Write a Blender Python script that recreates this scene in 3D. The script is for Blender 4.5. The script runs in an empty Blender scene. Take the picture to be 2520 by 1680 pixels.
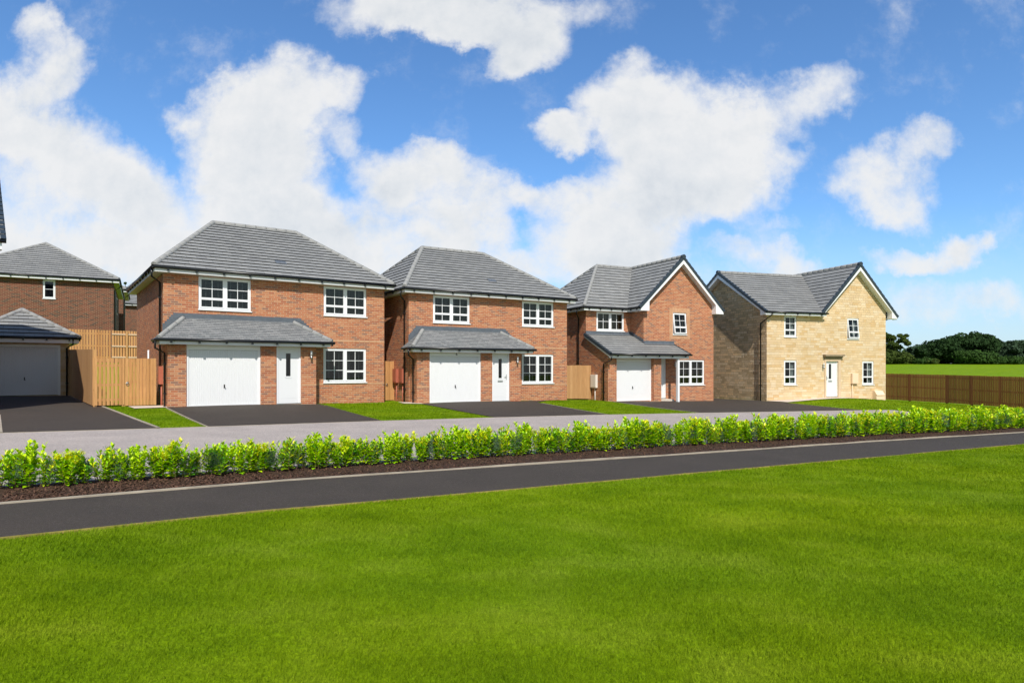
import bpy, math, random
import numpy as np
from mathutils import Vector, Matrix
random.seed(7); rng=np.random.default_rng(11)
S=bpy.context.scene; COL=S.collection
R=math.radians
# ------------------------------------------------------------------ terrain
def sst(a,b,x):
    t=min(1,max(0,(x-a)/(b-a))); return t*t*(3-2*t)
BUMPS=[(-9.5,23.5,3.2,.08),(-1.5,28.6,4.5,.13),(3,31.5,3,.06),(14,35.5,2.5,.06),(18.6,36.2,3.6,.30),(22.5,38.3,3.,.10),(7.5,33.3,3,.05)]
def g(x,y):
    z=-.022*min(max(x,-60),32)
    for bx,by,r,a in BUMPS: z+=a*math.exp(-((x-bx)**2+(y-by)**2)/(r*r))
    z+=1.4*sst(30,34.5,y)*sst(-12,-16,x)*(1-sst(60,120,y))
    if y>40: z+=3.7*sst(40,230,y)
    return z
# ------------------------------------------------------------------ node helpers
def mat(name):
    m=bpy.data.materials.new(name); m.use_nodes=True; nt=m.node_tree
    return m,nt,nt.nodes['Principled BSDF']
def nd(nt,t,**k):
    n=nt.nodes.new(t)
    for a,b in k.items():
        if a=='ins':
            for i,v in b.items():
                if hasattr(v,'links') or isinstance(v,bpy.types.NodeSocket): nt.links.new(v,n.inputs[i])
                else: n.inputs[i].default_value=v
        else: setattr(n,a,b)
    return n
def mth(nt,op,a,b=0,c=None):
    n=nd(nt,'ShaderNodeMath',operation=op,ins={0:a,1:b})
    if c is not None: n.inputs[2].default_value=c
    return n.outputs[0]
def ramp(nt,fac,stops,interp='LINEAR'):
    if len(stops)==1: stops=[stops[0],(1.,stops[0][1])]
    n=nt.nodes.new('ShaderNodeValToRGB'); nt.links.new(fac,n.inputs[0]); cr=n.color_ramp; cr.interpolation=interp
    while len(cr.elements)<len(stops): cr.elements.new(.5)
    for e,(p,c) in zip(cr.elements,stops): e.position=p; e.color=(*c,1)
    return n.outputs[0]
def mixc(nt,f,a,b,bt='MIX'):
    n=nd(nt,'ShaderNodeMix',data_type='RGBA',blend_type=bt)
    for i,v in ((0,f),(6,a),(7,b)):
        if isinstance(v,bpy.types.NodeSocket): nt.links.new(v,n.inputs[i])
        else: n.inputs[i].default_value=(*v,1) if isinstance(v,tuple) and len(v)==3 else v
    return n.outputs[2]
def noise(nt,vec,scale,detail=3,rough=.5):
    n=nd(nt,'ShaderNodeTexNoise',ins={'Scale':scale,'Detail':detail,'Roughness':rough})
    if vec is not None: nt.links.new(vec,n.inputs['Vector'])
    return n.outputs['Fac']
def bump(nt,bs,h,strength,dist):
    b=nd(nt,'ShaderNodeBump',ins={'Strength':strength,'Distance':dist,'Height':h})
    nt.links.new(b.outputs[0],bs.inputs['Normal'])
def wpos(nt): return nt.nodes.new('ShaderNodeNewGeometry').outputs['Position']
def opos(nt): return nt.nodes.new('ShaderNodeTexCoord').outputs['Object']
def plain(name,c,rough=.5,spec=.5,nz=0,nscale=8,metal=0,bmp=0):
    m,nt,b=mat(name); b.inputs['Roughness'].default_value=rough; b.inputs['Specular IOR Level'].default_value=spec
    b.inputs['Metallic'].default_value=metal
    if nz:
        f=noise(nt,opos(nt),nscale,4,.6)
        o=ramp(nt,f,[(.3,tuple(x*(1-nz) for x in c)),(.7,tuple(min(1,x*(1+nz)) for x in c))])
        nt.links.new(o,b.inputs['Base Color'])
        if bmp: bump(nt,b,f,.5,bmp)
    else: b.inputs['Base Color'].default_value=(*c,1)
    return m
def cells(name,w,h,mw,mh,cols,mortar,off=.5,rough=.85,bmp=.004,jit=0.,nz=.15,rockbump=0,rowcol=0):
    """brick / stone / tile pattern in the part's own metres"""
    m,nt,b=mat(name); b.inputs['Roughness'].default_value=rough; b.inputs['Specular IOR Level'].default_value=.25
    uv=nt.nodes.new('ShaderNodeUVMap').outputs[0]
    s=nd(nt,'ShaderNodeSeparateXYZ',ins={0:uv}); u=mth(nt,'DIVIDE',s.outputs[0],w); v=mth(nt,'DIVIDE',s.outputs[1],h)
    row=mth(nt,'FLOOR',v)
    odd=mth(nt,'MULTIPLY',mth(nt,'FLOORED_MODULO',row,2),off)
    uu=mth(nt,'ADD',u,odd)
    if jit:
        wn=nd(nt,'ShaderNodeTexWhiteNoise',noise_dimensions='1D',ins={'W':row}).outputs[0]
        uu=mth(nt,'ADD',uu,mth(nt,'MULTIPLY',wn,3.7))
        nn=nd(nt,'ShaderNodeTexNoise',noise_dimensions='2D',ins={'Scale':1.3,'Detail':0.})
        cv=nd(nt,'ShaderNodeCombineXYZ',ins={0:uu,1:mth(nt,'MULTIPLY',row,3.3)}); nt.links.new(cv.outputs[0],nn.inputs['Vector'])
        uu=mth(nt,'ADD',uu,mth(nt,'MULTIPLY',nn.outputs[0],jit))
    col=mth(nt,'FLOOR',uu); fu=mth(nt,'FRACT',uu); fv=mth(nt,'FRACT',v)
    idv=nd(nt,'ShaderNodeCombineXYZ',ins={0:col,1:row})
    wn=nd(nt,'ShaderNodeTexWhiteNoise',noise_dimensions='2D'); nt.links.new(idv.outputs[0],wn.inputs['Vector'])
    n=len(cols); base=ramp(nt,wn.outputs[0],[(i/n,c) for i,c in enumerate(cols)],'CONSTANT')
    f=noise(nt,opos(nt),9,5,.65)
    base=mixc(nt,1.,base,ramp(nt,f,[(.25,(1-nz,)*3),(.75,(1+nz,)*3)]),'MULTIPLY')
    mk=mth(nt,'MAXIMUM',mth(nt,'LESS_THAN',fu,mw/w),mth(nt,'LESS_THAN',fv,mh/h))
    colr=mixc(nt,mk,base,mortar)
    big=noise(nt,opos(nt),.55,3,.5)
    colr=mixc(nt,1.,colr,ramp(nt,big,[(.3,(.92,)*3),(.7,(1.06,)*3)]),'MULTIPLY')
    nt.links.new(colr,b.inputs['Base Color'])
    hgt=mth(nt,'SUBTRACT',1.,mk)
    if rockbump:
        f2=noise(nt,opos(nt),11,6,.65); 
        hgt=mth(nt,'ADD',hgt,mth(nt,'MULTIPLY',f2,rockbump)); hgt=mth(nt,'ADD',hgt,mth(nt,'MULTIPLY',wn.outputs[0],rockbump*.4))
    bump(nt,b,hgt,1.,bmp)
    return m
# ------------------------------------------------------------------ materials
MORT=(.53,.37,.24)
brick=cells('red_brick',.225,.075,.012,.013,[(.45,.160,.074),(.40,.132,.062),(.48,.195,.095),(.44,.150,.070),(.31,.13,.080),(.49,.225,.115),(.36,.115,.058),(.45,.162,.078),(.26,.13,.09),(.45,.178,.084)],MORT)
bandbr=cells('pale_brick',.075,.225,.006,.008,[(.52,.28,.155),(.50,.26,.14),(.54,.30,.17)],(.55,.38,.24))
dkbrick=cells('dark_brick',.225,.075,.012,.014,[(.15,.047,.03),(.13,.042,.026),(.165,.055,.033),(.18,.052,.032),(.07,.04,.033)],(.33,.23,.14))
stone=cells('buff_stone',.33,.137,.008,.008,[(.66,.485,.285),(.63,.455,.255),(.69,.52,.32),(.635,.465,.275),(.68,.53,.345),(.61,.415,.21),(.70,.555,.37),(.655,.48,.28)],(.63,.485,.32),jit=1.1,bmp=.010,rockbump=.6,nz=.10)
rockst=cells('rock_faced_stone',.40,.137,.012,.014,[(.72,.52,.30),(.60,.43,.25),(.74,.57,.36),(.52,.37,.21),(.76,.54,.30),(.62,.46,.28)],(.42,.31,.19),jit=1.1,bmp=.06,rockbump=1.6,nz=.25)
tile=cells('grey_roof_tile',.33,.30,.008,.0,[(.245,.247,.243),(.23,.232,.228),(.255,.256,.25),(.238,.241,.238),(.262,.263,.257),(.218,.22,.218)],(.10,.105,.105),rough=.7,bmp=.002,nz=.06)
ptile=cells('small_roof_tile',.17,.115,.006,.0,[(.205,.212,.215),(.175,.183,.188),(.225,.23,.232),(.19,.197,.20),(.24,.244,.245)],(.09,.095,.10),rough=.7,bmp=.002,nz=.1)
gap=plain('tile_shadow_line',(.014,.013,.013),.95,.1)  # tile course risers: shadow line under each course put into the colour
ridge=plain('ridge_tile',(.27,.27,.265),.75,.3,.12,5)
verge=plain('dark_verge_cap',(.028,.04,.052),.45)
lead=plain('lead_flashing',(.10,.115,.135),.5,.4,.18,6)
black=plain('black_plastic',(.010,.011,.013),.3)
white=plain('white_upvc',(.80,.81,.82),.28,.5)
whitem=plain('white_painted_door',(.73,.735,.74),.4,.4)
soff=plain('white_soffit',(.74,.74,.74),.5)
steel=plain('brushed_steel',(.55,.55,.55),.3,.5,metal=1)
opal=plain('opal_glass',(.75,.77,.80),.2)
terra=plain('terracotta_plastic',(.42,.12,.07),.5)
cream=plain('cream_plastic',(.80,.60,.42),.5)
offwh=plain('offwhite_plastic',(.72,.66,.60),.5)
sandst=plain('smooth_sandstone',(.62,.46,.31),.8,.2,.06,6)
sandlt=plain('weathered_stone_canopy',(.30,.23,.15),.8,.2,.15,6)
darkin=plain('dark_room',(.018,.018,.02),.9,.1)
blindm=plain('window_blind',(.085,.09,.085),.6)
blindw=plain('warm_window_blind',(.17,.12,.06),.6)
curtm=plain('pale_curtain',(.22,.24,.23),.9)
redbit=plain('red_item',(.5,.02,.03),.5)
def glassmat():
    m,nt,b=mat('window_glass'); o=nt.nodes['Material Output']; nt.nodes.remove(b)
    t=nd(nt,'ShaderNodeBsdfTransparent',ins={0:(.72,.77,.78,1)}); gl=nd(nt,'ShaderNodeBsdfGlossy',ins={'Color':(.9,.95,1,1),'Roughness':.02})
    lw=nd(nt,'ShaderNodeLayerWeight',ins={'Blend':.25})
    f=mth(nt,'ADD',mth(nt,'MULTIPLY',lw.outputs['Fresnel'],.55),.03)
    mx=nd(nt,'ShaderNodeMixShader',ins={0:f,1:t.outputs[0],2:gl.outputs[0]}); nt.links.new(mx.outputs[0],o.inputs[0]); return m
glass=glassmat()
def wood(name,cols,pitch,gr=.22):
    m,nt,b=mat(name); b.inputs['Roughness'].default_value=.75; b.inputs['Specular IOR Level'].default_value=.2
    uv=nt.nodes.new('ShaderNodeUVMap').outputs[0]; s=nd(nt,'ShaderNodeSeparateXYZ',ins={0:uv})
    col=mth(nt,'FLOOR',mth(nt,'DIVIDE',s.outputs[0],pitch))
    wn=nd(nt,'ShaderNodeTexWhiteNoise',noise_dimensions='1D',ins={'W':col}).outputs[0]
    base=ramp(nt,wn,[(i/max(1,len(cols)-1),c) for i,c in enumerate(cols)])
    mp=nd(nt,'ShaderNodeCombineXYZ',ins={0:mth(nt,'MULTIPLY',s.outputs[0],38),1:mth(nt,'MULTIPLY',s.outputs[1],2.2),2:mth(nt,'MULTIPLY',wn,50)})
    f=noise(nt,mp.outputs[0],1.,4,.6)
    vo=nd(nt,'ShaderNodeTexVoronoi',ins={'Scale':1.}); mp2=nd(nt,'ShaderNodeCombineXYZ',ins={0:mth(nt,'MULTIPLY',s.outputs[0],9),1:mth(nt,'MULTIPLY',s.outputs[1],3),2:mth(nt,'MULTIPLY',wn,9)}); nt.links.new(mp2.outputs[0],vo.inputs['Vector'])
    kn=mth(nt,'LESS_THAN',vo.outputs['Distance'],.10)
    base=mixc(nt,1.,base,ramp(nt,f,[(.25,(1-gr,1-gr*1.1,1-gr*1.2)),(.75,(1+gr*.6,)*3)]),'MULTIPLY')
    base=mixc(nt,mth(nt,'MULTIPLY',kn,.5),base,tuple(c*.45 for c in cols[0]))
    nt.links.new(base,b.inputs['Base Color']); bump(nt,b,f,.3,.003); return m
oak=wood('new_orange_timber',[(.56,.29,.115),(.49,.24,.09),(.60,.33,.135),(.47,.24,.09)],.11)
oakp=wood('orange_timber_post',[(.54,.30,.12)],9)
paleoak=wood('weathered_timber',[(.47,.265,.12),(.42,.23,.10),(.51,.30,.14)],.14)
palerail=plain('pale_sawn_rail',(.62,.45,.30),.8,.2,.1,9)
brownw=wood('brown_stained_timber',[(.33,.120,.048),(.26,.094,.038),(.37,.145,.058),(.22,.082,.036)],.105)
brownp=plain('brown_stained_post',(.15,.060,.026),.8,.2,.2,7)
def grassmat(name,c0,c1,c2,transl=0.):
    m,nt,b=mat(name); P=wpos(nt); b.inputs['Roughness'].default_value=.9; b.inputs['Specular IOR Level'].default_value=.05
    mp=nd(nt,'ShaderNodeMapping',ins={'Vector':P,'Scale':(1.,1.5,1.)}); mp.inputs['Rotation'].default_value=(0,0,R(-35))
    f=noise(nt,mp.outputs[0],.9,5,.62); f2=noise(nt,P,26,3,.7); f3=noise(nt,mp.outputs[0],.22,2,.5)
    a=ramp(nt,f,[(.33,c0),(.5,c1),(.68,c2)])
    a=mixc(nt,1.,a,ramp(nt,f2,[(.3,(.72,.74,.7)),(.7,(1.25,1.22,1.3))]),'MULTIPLY')
    if transl:
        f4_=noise(nt,P,170,1,.5); a=mixc(nt,1.,a,ramp(nt,f4_,[(.3,(.55,.58,.5)),(.7,(1.55,1.45,1.5))]),'MULTIPLY'); f6=noise(nt,P,240,1,.5); a=mixc(nt,mth(nt,'MULTIPLY',mth(nt,'GREATER_THAN',f6,.70),.7),a,(.36,.33,.09))
    a=mixc(nt,1.,a,ramp(nt,f3,[(.35,(.9,.95,1.1)),(.65,(1.1,1.04,.8))]),'MULTIPLY')
    nt.links.new(a,b.inputs['Base Color'])
    if transl:
        o=nt.nodes['Material Output']; t=nd(nt,'ShaderNodeBsdfTranslucent',ins={0:a}); mx=nd(nt,'ShaderNodeMixShader',ins={0:transl,1:b.outputs[0],2:t.outputs[0]}); nt.links.new(mx.outputs[0],o.inputs[0])
    else: bump(nt,b,f2,.8,.03)
    return m
G0,G1,G2=(.118,.208,.003),(.158,.258,.004),(.220,.315,.018)
gsheet=grassmat('grass_ground',G0,G1,(.19,.28,.010))
gblade=grassmat('grass_blade',G0,G1,G2,.25)
def asphalt(name,c,spk,sc=140,bm=.006):
    m,nt,b=mat(name); P=wpos(nt); b.inputs['Roughness'].default_value=.85; b.inputs['Specular IOR Level'].default_value=.25
    f=noise(nt,P,sc,2,.6); f2=noise(nt,P,1.1,4,.6)
    vo=nd(nt,'ShaderNodeTexVoronoi',ins={'Scale':sc*.45,'Vector':P})
    a=ramp(nt,f,[(.3,tuple(x*.62 for x in c)),(.7,tuple(x*1.42 for x in c))])
    f5=noise(nt,P,24,3,.7); a=mixc(nt,1.,a,ramp(nt,f5,[(.3,(.84,.84,.84)),(.7,(1.17,1.16,1.15))]),'MULTIPLY')
    a=mixc(nt,mth(nt,'MULTIPLY',mth(nt,'LESS_THAN',vo.outputs['Distance'],.14),.8),a,spk)
    a=mixc(nt,1.,a,ramp(nt,f2,[(.3,(.9,.9,.9)),(.7,(1.1,1.09,1.08))]),'MULTIPLY')
    nt.links.new(a,b.inputs['Base Color']); bump(nt,b,f,.6,bm); return m
tarmac=asphalt('dark_tarmac',(.054,.044,.036),(.22,.20,.19))
roadm=asphalt('light_road_surface',(.37,.325,.30),(.17,.15,.15),60)
conc=plain('concrete_edging',(.36,.31,.24),.85,.2,.2,3)
slabm=plain('paving_slab',(.60,.52,.44),.85,.2,.1,2)
soil=asphalt('bark_mulch_soil',(.050,.027,.018),(.12,.075,.05),30,.04)
chip=plain('bark_chip',(.105,.055,.035),.9,.2,.45,14)
# ------------------------------------------------------------------ mesh builder
class M:
    def __init__(s): s.v=[];s.f=[];s.m=[];s.uv={};s.sm=[]
    def add(s,pts,mi=0,uv=None,sm=False):
        i=len(s.v); s.v+= [tuple(p) for p in pts]; s.f.append(tuple(range(i,i+len(pts)))); s.m.append(mi); s.sm.append(sm)
        if uv: s.uv[len(s.f)-1]=uv
    def box(s,x0,x1,y0,y1,z0,z1,mi=0,fr=None):
        P=[(x,y,z) for x in (x0,x1) for y in (y0,y1) for z in (z0,z1)]
        if fr: P=[fr(*p) for p in P]
        for q in ((0,1,3,2),(4,6,7,5),(0,4,5,1),(2,3,7,6),(0,2,6,4),(1,5,7,3)): s.add([P[k] for k in q],mi)
    def tube(s,path,r,n=8,mi=0,cap=True,taper=None):
        P=[Vector(p) for p in path]; rings=[]
        for i,p in enumerate(P):
            d=(P[min(i+1,len(P)-1)]-P[max(i-1,0)]).normalized()
            a=Vector((0,0,1)) if abs(d.z)<.9 else Vector((1,0,0))
            u=d.cross(a).normalized(); w=d.cross(u); rr=r if taper is None else r*(1+(taper-1)*i/(len(P)-1))
            rings.append([p+u*math.cos(t)*rr+w*math.sin(t)*rr for t in [2*math.pi*k/n for k in range(n)]])
        for a,b in zip(rings,rings[1:]):
            for k in range(n): s.add([a[k],a[(k+1)%n],b[(k+1)%n],b[k]],mi,sm=True)
        if cap: s.add(rings[0][::-1],mi); s.add(rings[-1],mi)
    def build(s,name,mats,parent=None,**tags):
        me=bpy.data.meshes.new(name); me.from_pydata(s.v,[],s.f)
        for mm in (mats if isinstance(mats,(list,tuple)) else [mats]): me.materials.append(mm)
        me.polygons.foreach_set('material_index',s.m); me.polygons.foreach_set('use_smooth',s.sm)
        ul=me.uv_layers.new(name='UVMap'); data=np.zeros((len(me.loops),2),np.float32); li=0
        Z=Vector((0,0,1))
        for fi,f in enumerate(s.f):
            if fi in s.uv:
                for q in s.uv[fi]: data[li]=q; li+=1
                continue
            p=[Vector(s.v[k]) for k in f]; n=(p[1]-p[0]).cross(p[2]-p[0])
            n=n.normalized() if n.length>1e-12 else Z
            if abs(n.z)>.99: u=Vector((1,0,0)); w=Vector((0,1,0))
            else:
                u=Z.cross(n).normalized()
                if abs(u.x)>=abs(u.y):
                    if u.x<0: u=-u
                elif u.y<0: u=-u
                w=Vector((0,0,1)) if abs(n.z)<.01 else n.cross(u)
            for q in p: data[li]=(q.dot(u),q.dot(w)); li+=1
        ul.data.foreach_set('uv',data.ravel())
        if any(s.sm):
            import bmesh
            bm=bmesh.new(); bm.from_mesh(me); bmesh.ops.remove_doubles(bm,verts=bm.verts,dist=1e-5); bm.to_mesh(me); bm.free()
        o=bpy.data.objects.new(name,me); COL.objects.link(o)
        if parent: o.parent=parent
        for k,v in tags.items(): o[k]=v
        return o
def empty(name,loc,rz,label,cat,group=None):
    o=bpy.data.objects.new(name,None); COL.objects.link(o); o.location=loc; o.rotation_euler=(0,0,rz); o.empty_display_size=.3
    o['label']=label; o['category']=cat
    if group: o['group']=group
    return o
# ------------------------------------------------------------------ building parts (x along front, y depth, z up)
def wall_front(m,x0,x1,z0,z1,y,ops,rev=.10,mi=0):
    xs=sorted({x0,x1,*[o[0] for o in ops],*[o[1] for o in ops]}); zs=sorted({z0,z1,*[o[2] for o in ops],*[o[3] for o in ops]})
    for a,b in zip(xs,xs[1:]):
        for c,d in zip(zs,zs[1:]):
            if any(o[0]-1e-6<=a and b<=o[1]+1e-6 and o[2]-1e-6<=c and d<=o[3]+1e-6 for o in ops): continue
            m.add([(a,y,c),(b,y,c),(b,y,d),(a,y,d)],mi)
    for o in ops:
        a,b,c,d=o[:4]; r=o[4] if len(o)>4 else rev
        m.add([(a,y,c),(a,y,d),(a,y+r,d),(a,y+r,c)],mi); m.add([(b,y,c),(b,y+r,c),(b,y+r,d),(b,y,d)],mi)
        m.add([(a,y,d),(b,y,d),(b,y+r,d),(a,y+r,d)],mi); m.add([(a,y,c),(a,y+r,c),(b,y+r,c),(b,y,c)],mi)
def clip(poly,a,b,c):   # keep a*x+b*y>=c
    out=[]
    for i in range(len(poly)):
        p,q=poly[i],poly[(i+1)%len(poly)]; dp=a*p[0]+b*p[1]-c; dq=a*q[0]+b*q[1]-c
        if dp>=0: out.append(p)
        if (dp>=0)!=(dq>=0):
            t=dp/(dp-dq); out.append((p[0]+(q[0]-p[0])*t,p[1]+(q[1]-p[1])*t))
    return out
def roof_plane(m,pts,course=.30,lift=.034,ti=0,gi=1):
    P=[Vector(p) for p in pts]; n=(P[1]-P[0]).cross(P[2]-P[0]).normalized()
    if n.z<0: P=P[::-1]; n=-n
    u=Vector((0,0,1)).cross(n).normalized(); w=n.cross(u)
    q=[(p.dot(u),p.dot(w)) for p in P]; nd_=P[0].dot(n); v0=min(b for a,b in q); v1=max(b for a,b in q); u0=min(a for a,b in q)
    k=0
    while v0+k*course<v1-1e-4:
        lo=v0+k*course; hi=min(lo+course,v1)
        c=clip(clip(q,0,1,lo),0,-1,-hi)
        if len(c)>=3:
            L=lambda b: lift*(1-(b-lo)/course)+.004
            m.add([u*a+w*b+n*(nd_+L(b)) for a,b in c],ti,[(a-u0,b-v0) for a,b in c])
            e=[(a,b) for a,b in c if abs(b-lo)<1e-5]
            if len(e)>=2:
                a0=min(a for a,b in e); a1=max(a for a,b in e)
                m.add([u*a0+w*lo+n*(nd_-.01),u*a1+w*lo+n*(nd_-.01),u*a1+w*lo+n*(nd_+lift+.004),u*a0+w*lo+n*(nd_+lift+.004)],gi)
        k+=1
def ridge_run(m,p0,p1,r=.10,seg=.44,mi=0,off=.0):
    a,b=Vector(p0),Vector(p1); L=(b-a).length; k=max(1,round(L/seg)); d=(b-a)/k; up=Vector((0,0,off))
    for i in range(k):
        s=a+d*i+up; e=a+d*(i+1)-d*.03+up
        m.tube([s,s+(e-s)*.9,e],r,8,mi,True,1.06)
def gutter(m,path,brk=True,z0=0):
    m.tube(path,.052,8,0)
    P=[Vector(p) for p in path]
    if brk:
        for a,b in zip(P,P[1:]):
            L=(b-a).length; k=int(L/.9)
            for i in range(k+1):
                c=a+(b-a)*((i+.5)/(k+1)); m.box(c.x-.03,c.x+.03,c.y-.03,c.y+.03,c.z-.11,c.z-.03)
def downpipe(m,path,brks=()):
    m.tube(path,.034,8,0)
    for b in brks:
        x,y=path[-1][0],path[-1][1]; m.box(x-.05,x+.05,y-.05,y+.05,b-.02,b+.02)
def window(H,x0,x1,z0,z1,cols,y=0.,blind=blindm,openidx=None,name='window',bz=None,oang=7):
    fm=M(); pm=M(); f0,f1=y+.035,y+.10; F=.055
    fm.box(x0,x1,f0,f1,z0,z0+F); fm.box(x0,x1,f0,f1,z1-F,z1); fm.box(x0,x0+F,f0,f1,z0+F,z1-F); fm.box(x1-F,x1,f0,f1,z0+F,z1-F)
    n=len(cols); cw=(x1-x0-2*F)/n
    for i in range(1,n):
        c=x0+F+cw*i; fm.box(c-.03,c+.03,f0-.004,f1,z0+F,z1-F)
    for i,t in enumerate(cols):
        a=x0+F+cw*i+(.03 if i else 0); b=x0+F+cw*(i+1)-(.03 if i<n-1 else 0); c=z0+F; d=z1-F
        op=(openidx==i)
        sm=M() if op else fm; sp=M() if op else pm
        def fr(X,Y,Z):
            if not op: return (X,Y,Z)
            an=R(oang); dz=Z-d; return (X,y+.02+(Y-(y+.02))*math.cos(an)+dz*math.sin(an),d+dz*math.cos(an)+(Y-y-.02)*math.sin(an)*0)
        s0,s1=y+.02,y+.085; w=.045
        def bx(*k): sm.box(*k,fr=fr)
        bx(a,b,s0,s1,c,c+w);bx(a,b,s0,s1,d-w,d);bx(a,a+w,s0,s1,c+w,d-w);bx(b-w,b,s0,s1,c+w,d-w)
        A,B,C,D=a+w,b-w,c+w,d-w; g0,g1=y+.045,y+.065; bw=.011
        if t=='S':
            bx(A,B,g0,g1,(C+D)/2-bw,(C+D)/2+bw)
        elif t=='A':
            tz=C+(D-C)*.30; bx(A,B,s0+.004,s1,tz-.045,tz+.035)
            mid=(A+B)/2; bx(mid-bw,mid+bw,g0,g1,C,tz-.045); bx(mid-bw,mid+bw,g0,g1,tz+.035,D); hz=(tz+.035+D)/2; bx(A,mid-bw,g0,g1,hz-bw,hz+bw); bx(mid+bw,B,g0,g1,hz-bw,hz+bw)
        else:
            rows=3 if t=='B' else 2; mid=(A+B)/2; bx(mid-bw,mid+bw,g0,g1,C,D)
            for k in range(1,rows):
                hz=C+(D-C)*k/rows; bx(A,mid-bw,g0,g1,hz-bw,hz+bw); bx(mid+bw,B,g0,g1,hz-bw,hz+bw)
        yy=y+.07; sp.add([fr(A,yy,C),fr(B,yy,C),fr(B,yy,D),fr(A,yy,D)])
        if op:
            so=sm.build('opening_sash',white,None); gl=sp.build('pane',glass,None); opened=(so,gl)
    W=fm.build(name,white,H)
    if pm.f: pm.build('pane',glass,W)
    if openidx is not None:
        opened[0].parent=W; opened[1].parent=W
    s=M(); s.box(x0-.02,x1+.03,y-.045,y+.034,z0-.035,z0); s.build('sill',white,W)
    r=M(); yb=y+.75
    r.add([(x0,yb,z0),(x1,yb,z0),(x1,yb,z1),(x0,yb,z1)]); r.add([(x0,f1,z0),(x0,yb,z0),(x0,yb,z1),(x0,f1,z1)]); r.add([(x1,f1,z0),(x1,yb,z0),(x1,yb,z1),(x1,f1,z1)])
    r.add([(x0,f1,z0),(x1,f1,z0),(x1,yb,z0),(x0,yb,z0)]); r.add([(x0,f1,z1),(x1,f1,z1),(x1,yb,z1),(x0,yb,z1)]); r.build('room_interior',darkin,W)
    bl=M()
    if blind in (blindm,blindw):
        z=z1-.08; bot=z0+.06 if bz is None else bz; yb=y+.15
        while z>bot:
            bl.add([(x0+.04,yb,z),(x1-.04,yb,z),(x1-.04,yb+.035,z-.022),(x0+.04,yb+.035,z-.022)]); z-=.05
        for fx in (.15,.38,.62,.85):
            xx=x0+(x1-x0)*fx; bl.box(xx-.012,xx+.012,yb-.01,yb-.006,bot,z1-.05)
        bl.build('blind',blind,W)
    elif blind is curtm:
        xa=x0+(x1-x0)*.62
        for k in range(6):
            q0=xa+(x1-.06-xa)*k/6; q1=xa+(x1-.06-xa)*(k+1)/6; yk=y+.16+(.02 if k%2 else 0); yk2=y+.16+(0 if k%2 else .02)
            bl.add([(q0,yk2,z0+.05),(q1,yk,z0+.05),(q1,yk,z1-.05),(q0,yk2,z1-.05)])
        bl.build('curtain',curtm,W)
    return W
def garage_door(H,x0,x1,z0,ztop,zhead,y,handle=True):
    f=M(); w=.07
    f.box(x0,x0+w,y-.01,y+.06,z0,ztop); f.box(x1-w,x1,y-.01,y+.06,z0,ztop); f.box(x0,x1,y-.01,y+.06,ztop,zhead)
    m=M(); n=int((x1-x0-2*w)/.058); st=(x1-x0-2*w)/n; a=x0+w
    for k in range(n):
        p=a+k*st; pr=[(p,0),(p+st*.12,.012),(p+st*.24,.012),(p+st*.36,0),(p+st,0)]
        for (xa,ya),(xb,yb) in zip(pr,pr[1:]): m.add([(xa,y+.02+ya,z0+.02),(xb,y+.02+yb,z0+.02),(xb,y+.02+yb,ztop-.005),(xa,y+.02+ya,ztop-.005)])
    m.box(a,a+n*st,y+.005,y+.019,z0+.02,z0+.07)
    D=m.build('garage_door',whitem,H); f.build('frame',white,D)
    h=M(); c=(x0+x1)/2; h.box(c-.018,c+.018,y+.0,y+.018,z0+.64,z0+.76); h.tube([(c-.01,y-.02,z0+.68),(c+.03,y-.02,z0+.64)],.013); h.tube([(c,y+.01,z0+.70),(c,y-.025,z0+.70)],.014); h.build('handle',black,D)
def front_door(H,x0,x1,z0,z1,y,hside=1,letter=True,handle=True,gx=.5,gw=.085,hw=.07):
    f=M(); w=hw
    f.box(x0,x0+w,y-.0,y+.07,z0,z1); f.box(x1-w,x1,y-.0,y+.07,z0,z1); f.box(x0+w,x1-w,y,y+.07,z1-w,z1)
    m=M(); a,b,c,d=x0+w,x1-w,z0+.03,z1-w; cx=a+(b-a)*gx; ga,gb,gc,gd=cx-gw,cx+gw,z0+1.03,z0+1.88
    Y=y+.03
    for q in ((a,ga,c,d),(gb,b,c,d),(ga,gb,c,gc),(ga,gb,gd,d)): m.box(q[0],q[1],Y,Y+.045,q[2],q[3])
    m.box(ga-.03,gb+.03,Y-.012,Y-.001,gc-.05,gc-.02); m.box(a+.09,b-.09,Y-.004,Y-.001,z0+.22,z0+.235)
    D=m.build('front_door',whitem,H); f.build('frame',white,D)
    gm=M(); gm.add([(ga,Y+.02,gc),(gb,Y+.02,gc),(gb,Y+.02,gd),(ga,Y+.02,gd)]); gm.build('door_glass',glass,D)
    r=M(); r.box(ga-.05,gb+.05,Y+.25,Y+.27,gc-.05,gd+.05); r.build('dark_hall',darkin,D)
    if letter:
        l=M(); l.box(cx-.13,cx+.13,Y-.012,Y-.001,z0+.86,z0+.92); l.build('letter_plate',steel,D)
    if handle:
        h=M(); hx=b-.07 if hside>0 else a+.07; h.box(hx-.015,hx+.015,Y-.014,Y-.001,z0+.96,z0+1.18); h.tube([(hx,Y-.03,z0+1.08),(hx-hside*.11,Y-.03,z0+1.08)],.009); h.box(hx-.008,hx+.008,Y-.03,Y-.014,z0+1.07,z0+1.09); h.build('handle',steel,D)
    t=M(); t.box(x0,x1,y-.05,y-.001,z0,z0+.03); t.build('threshold',steel,D)
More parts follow.
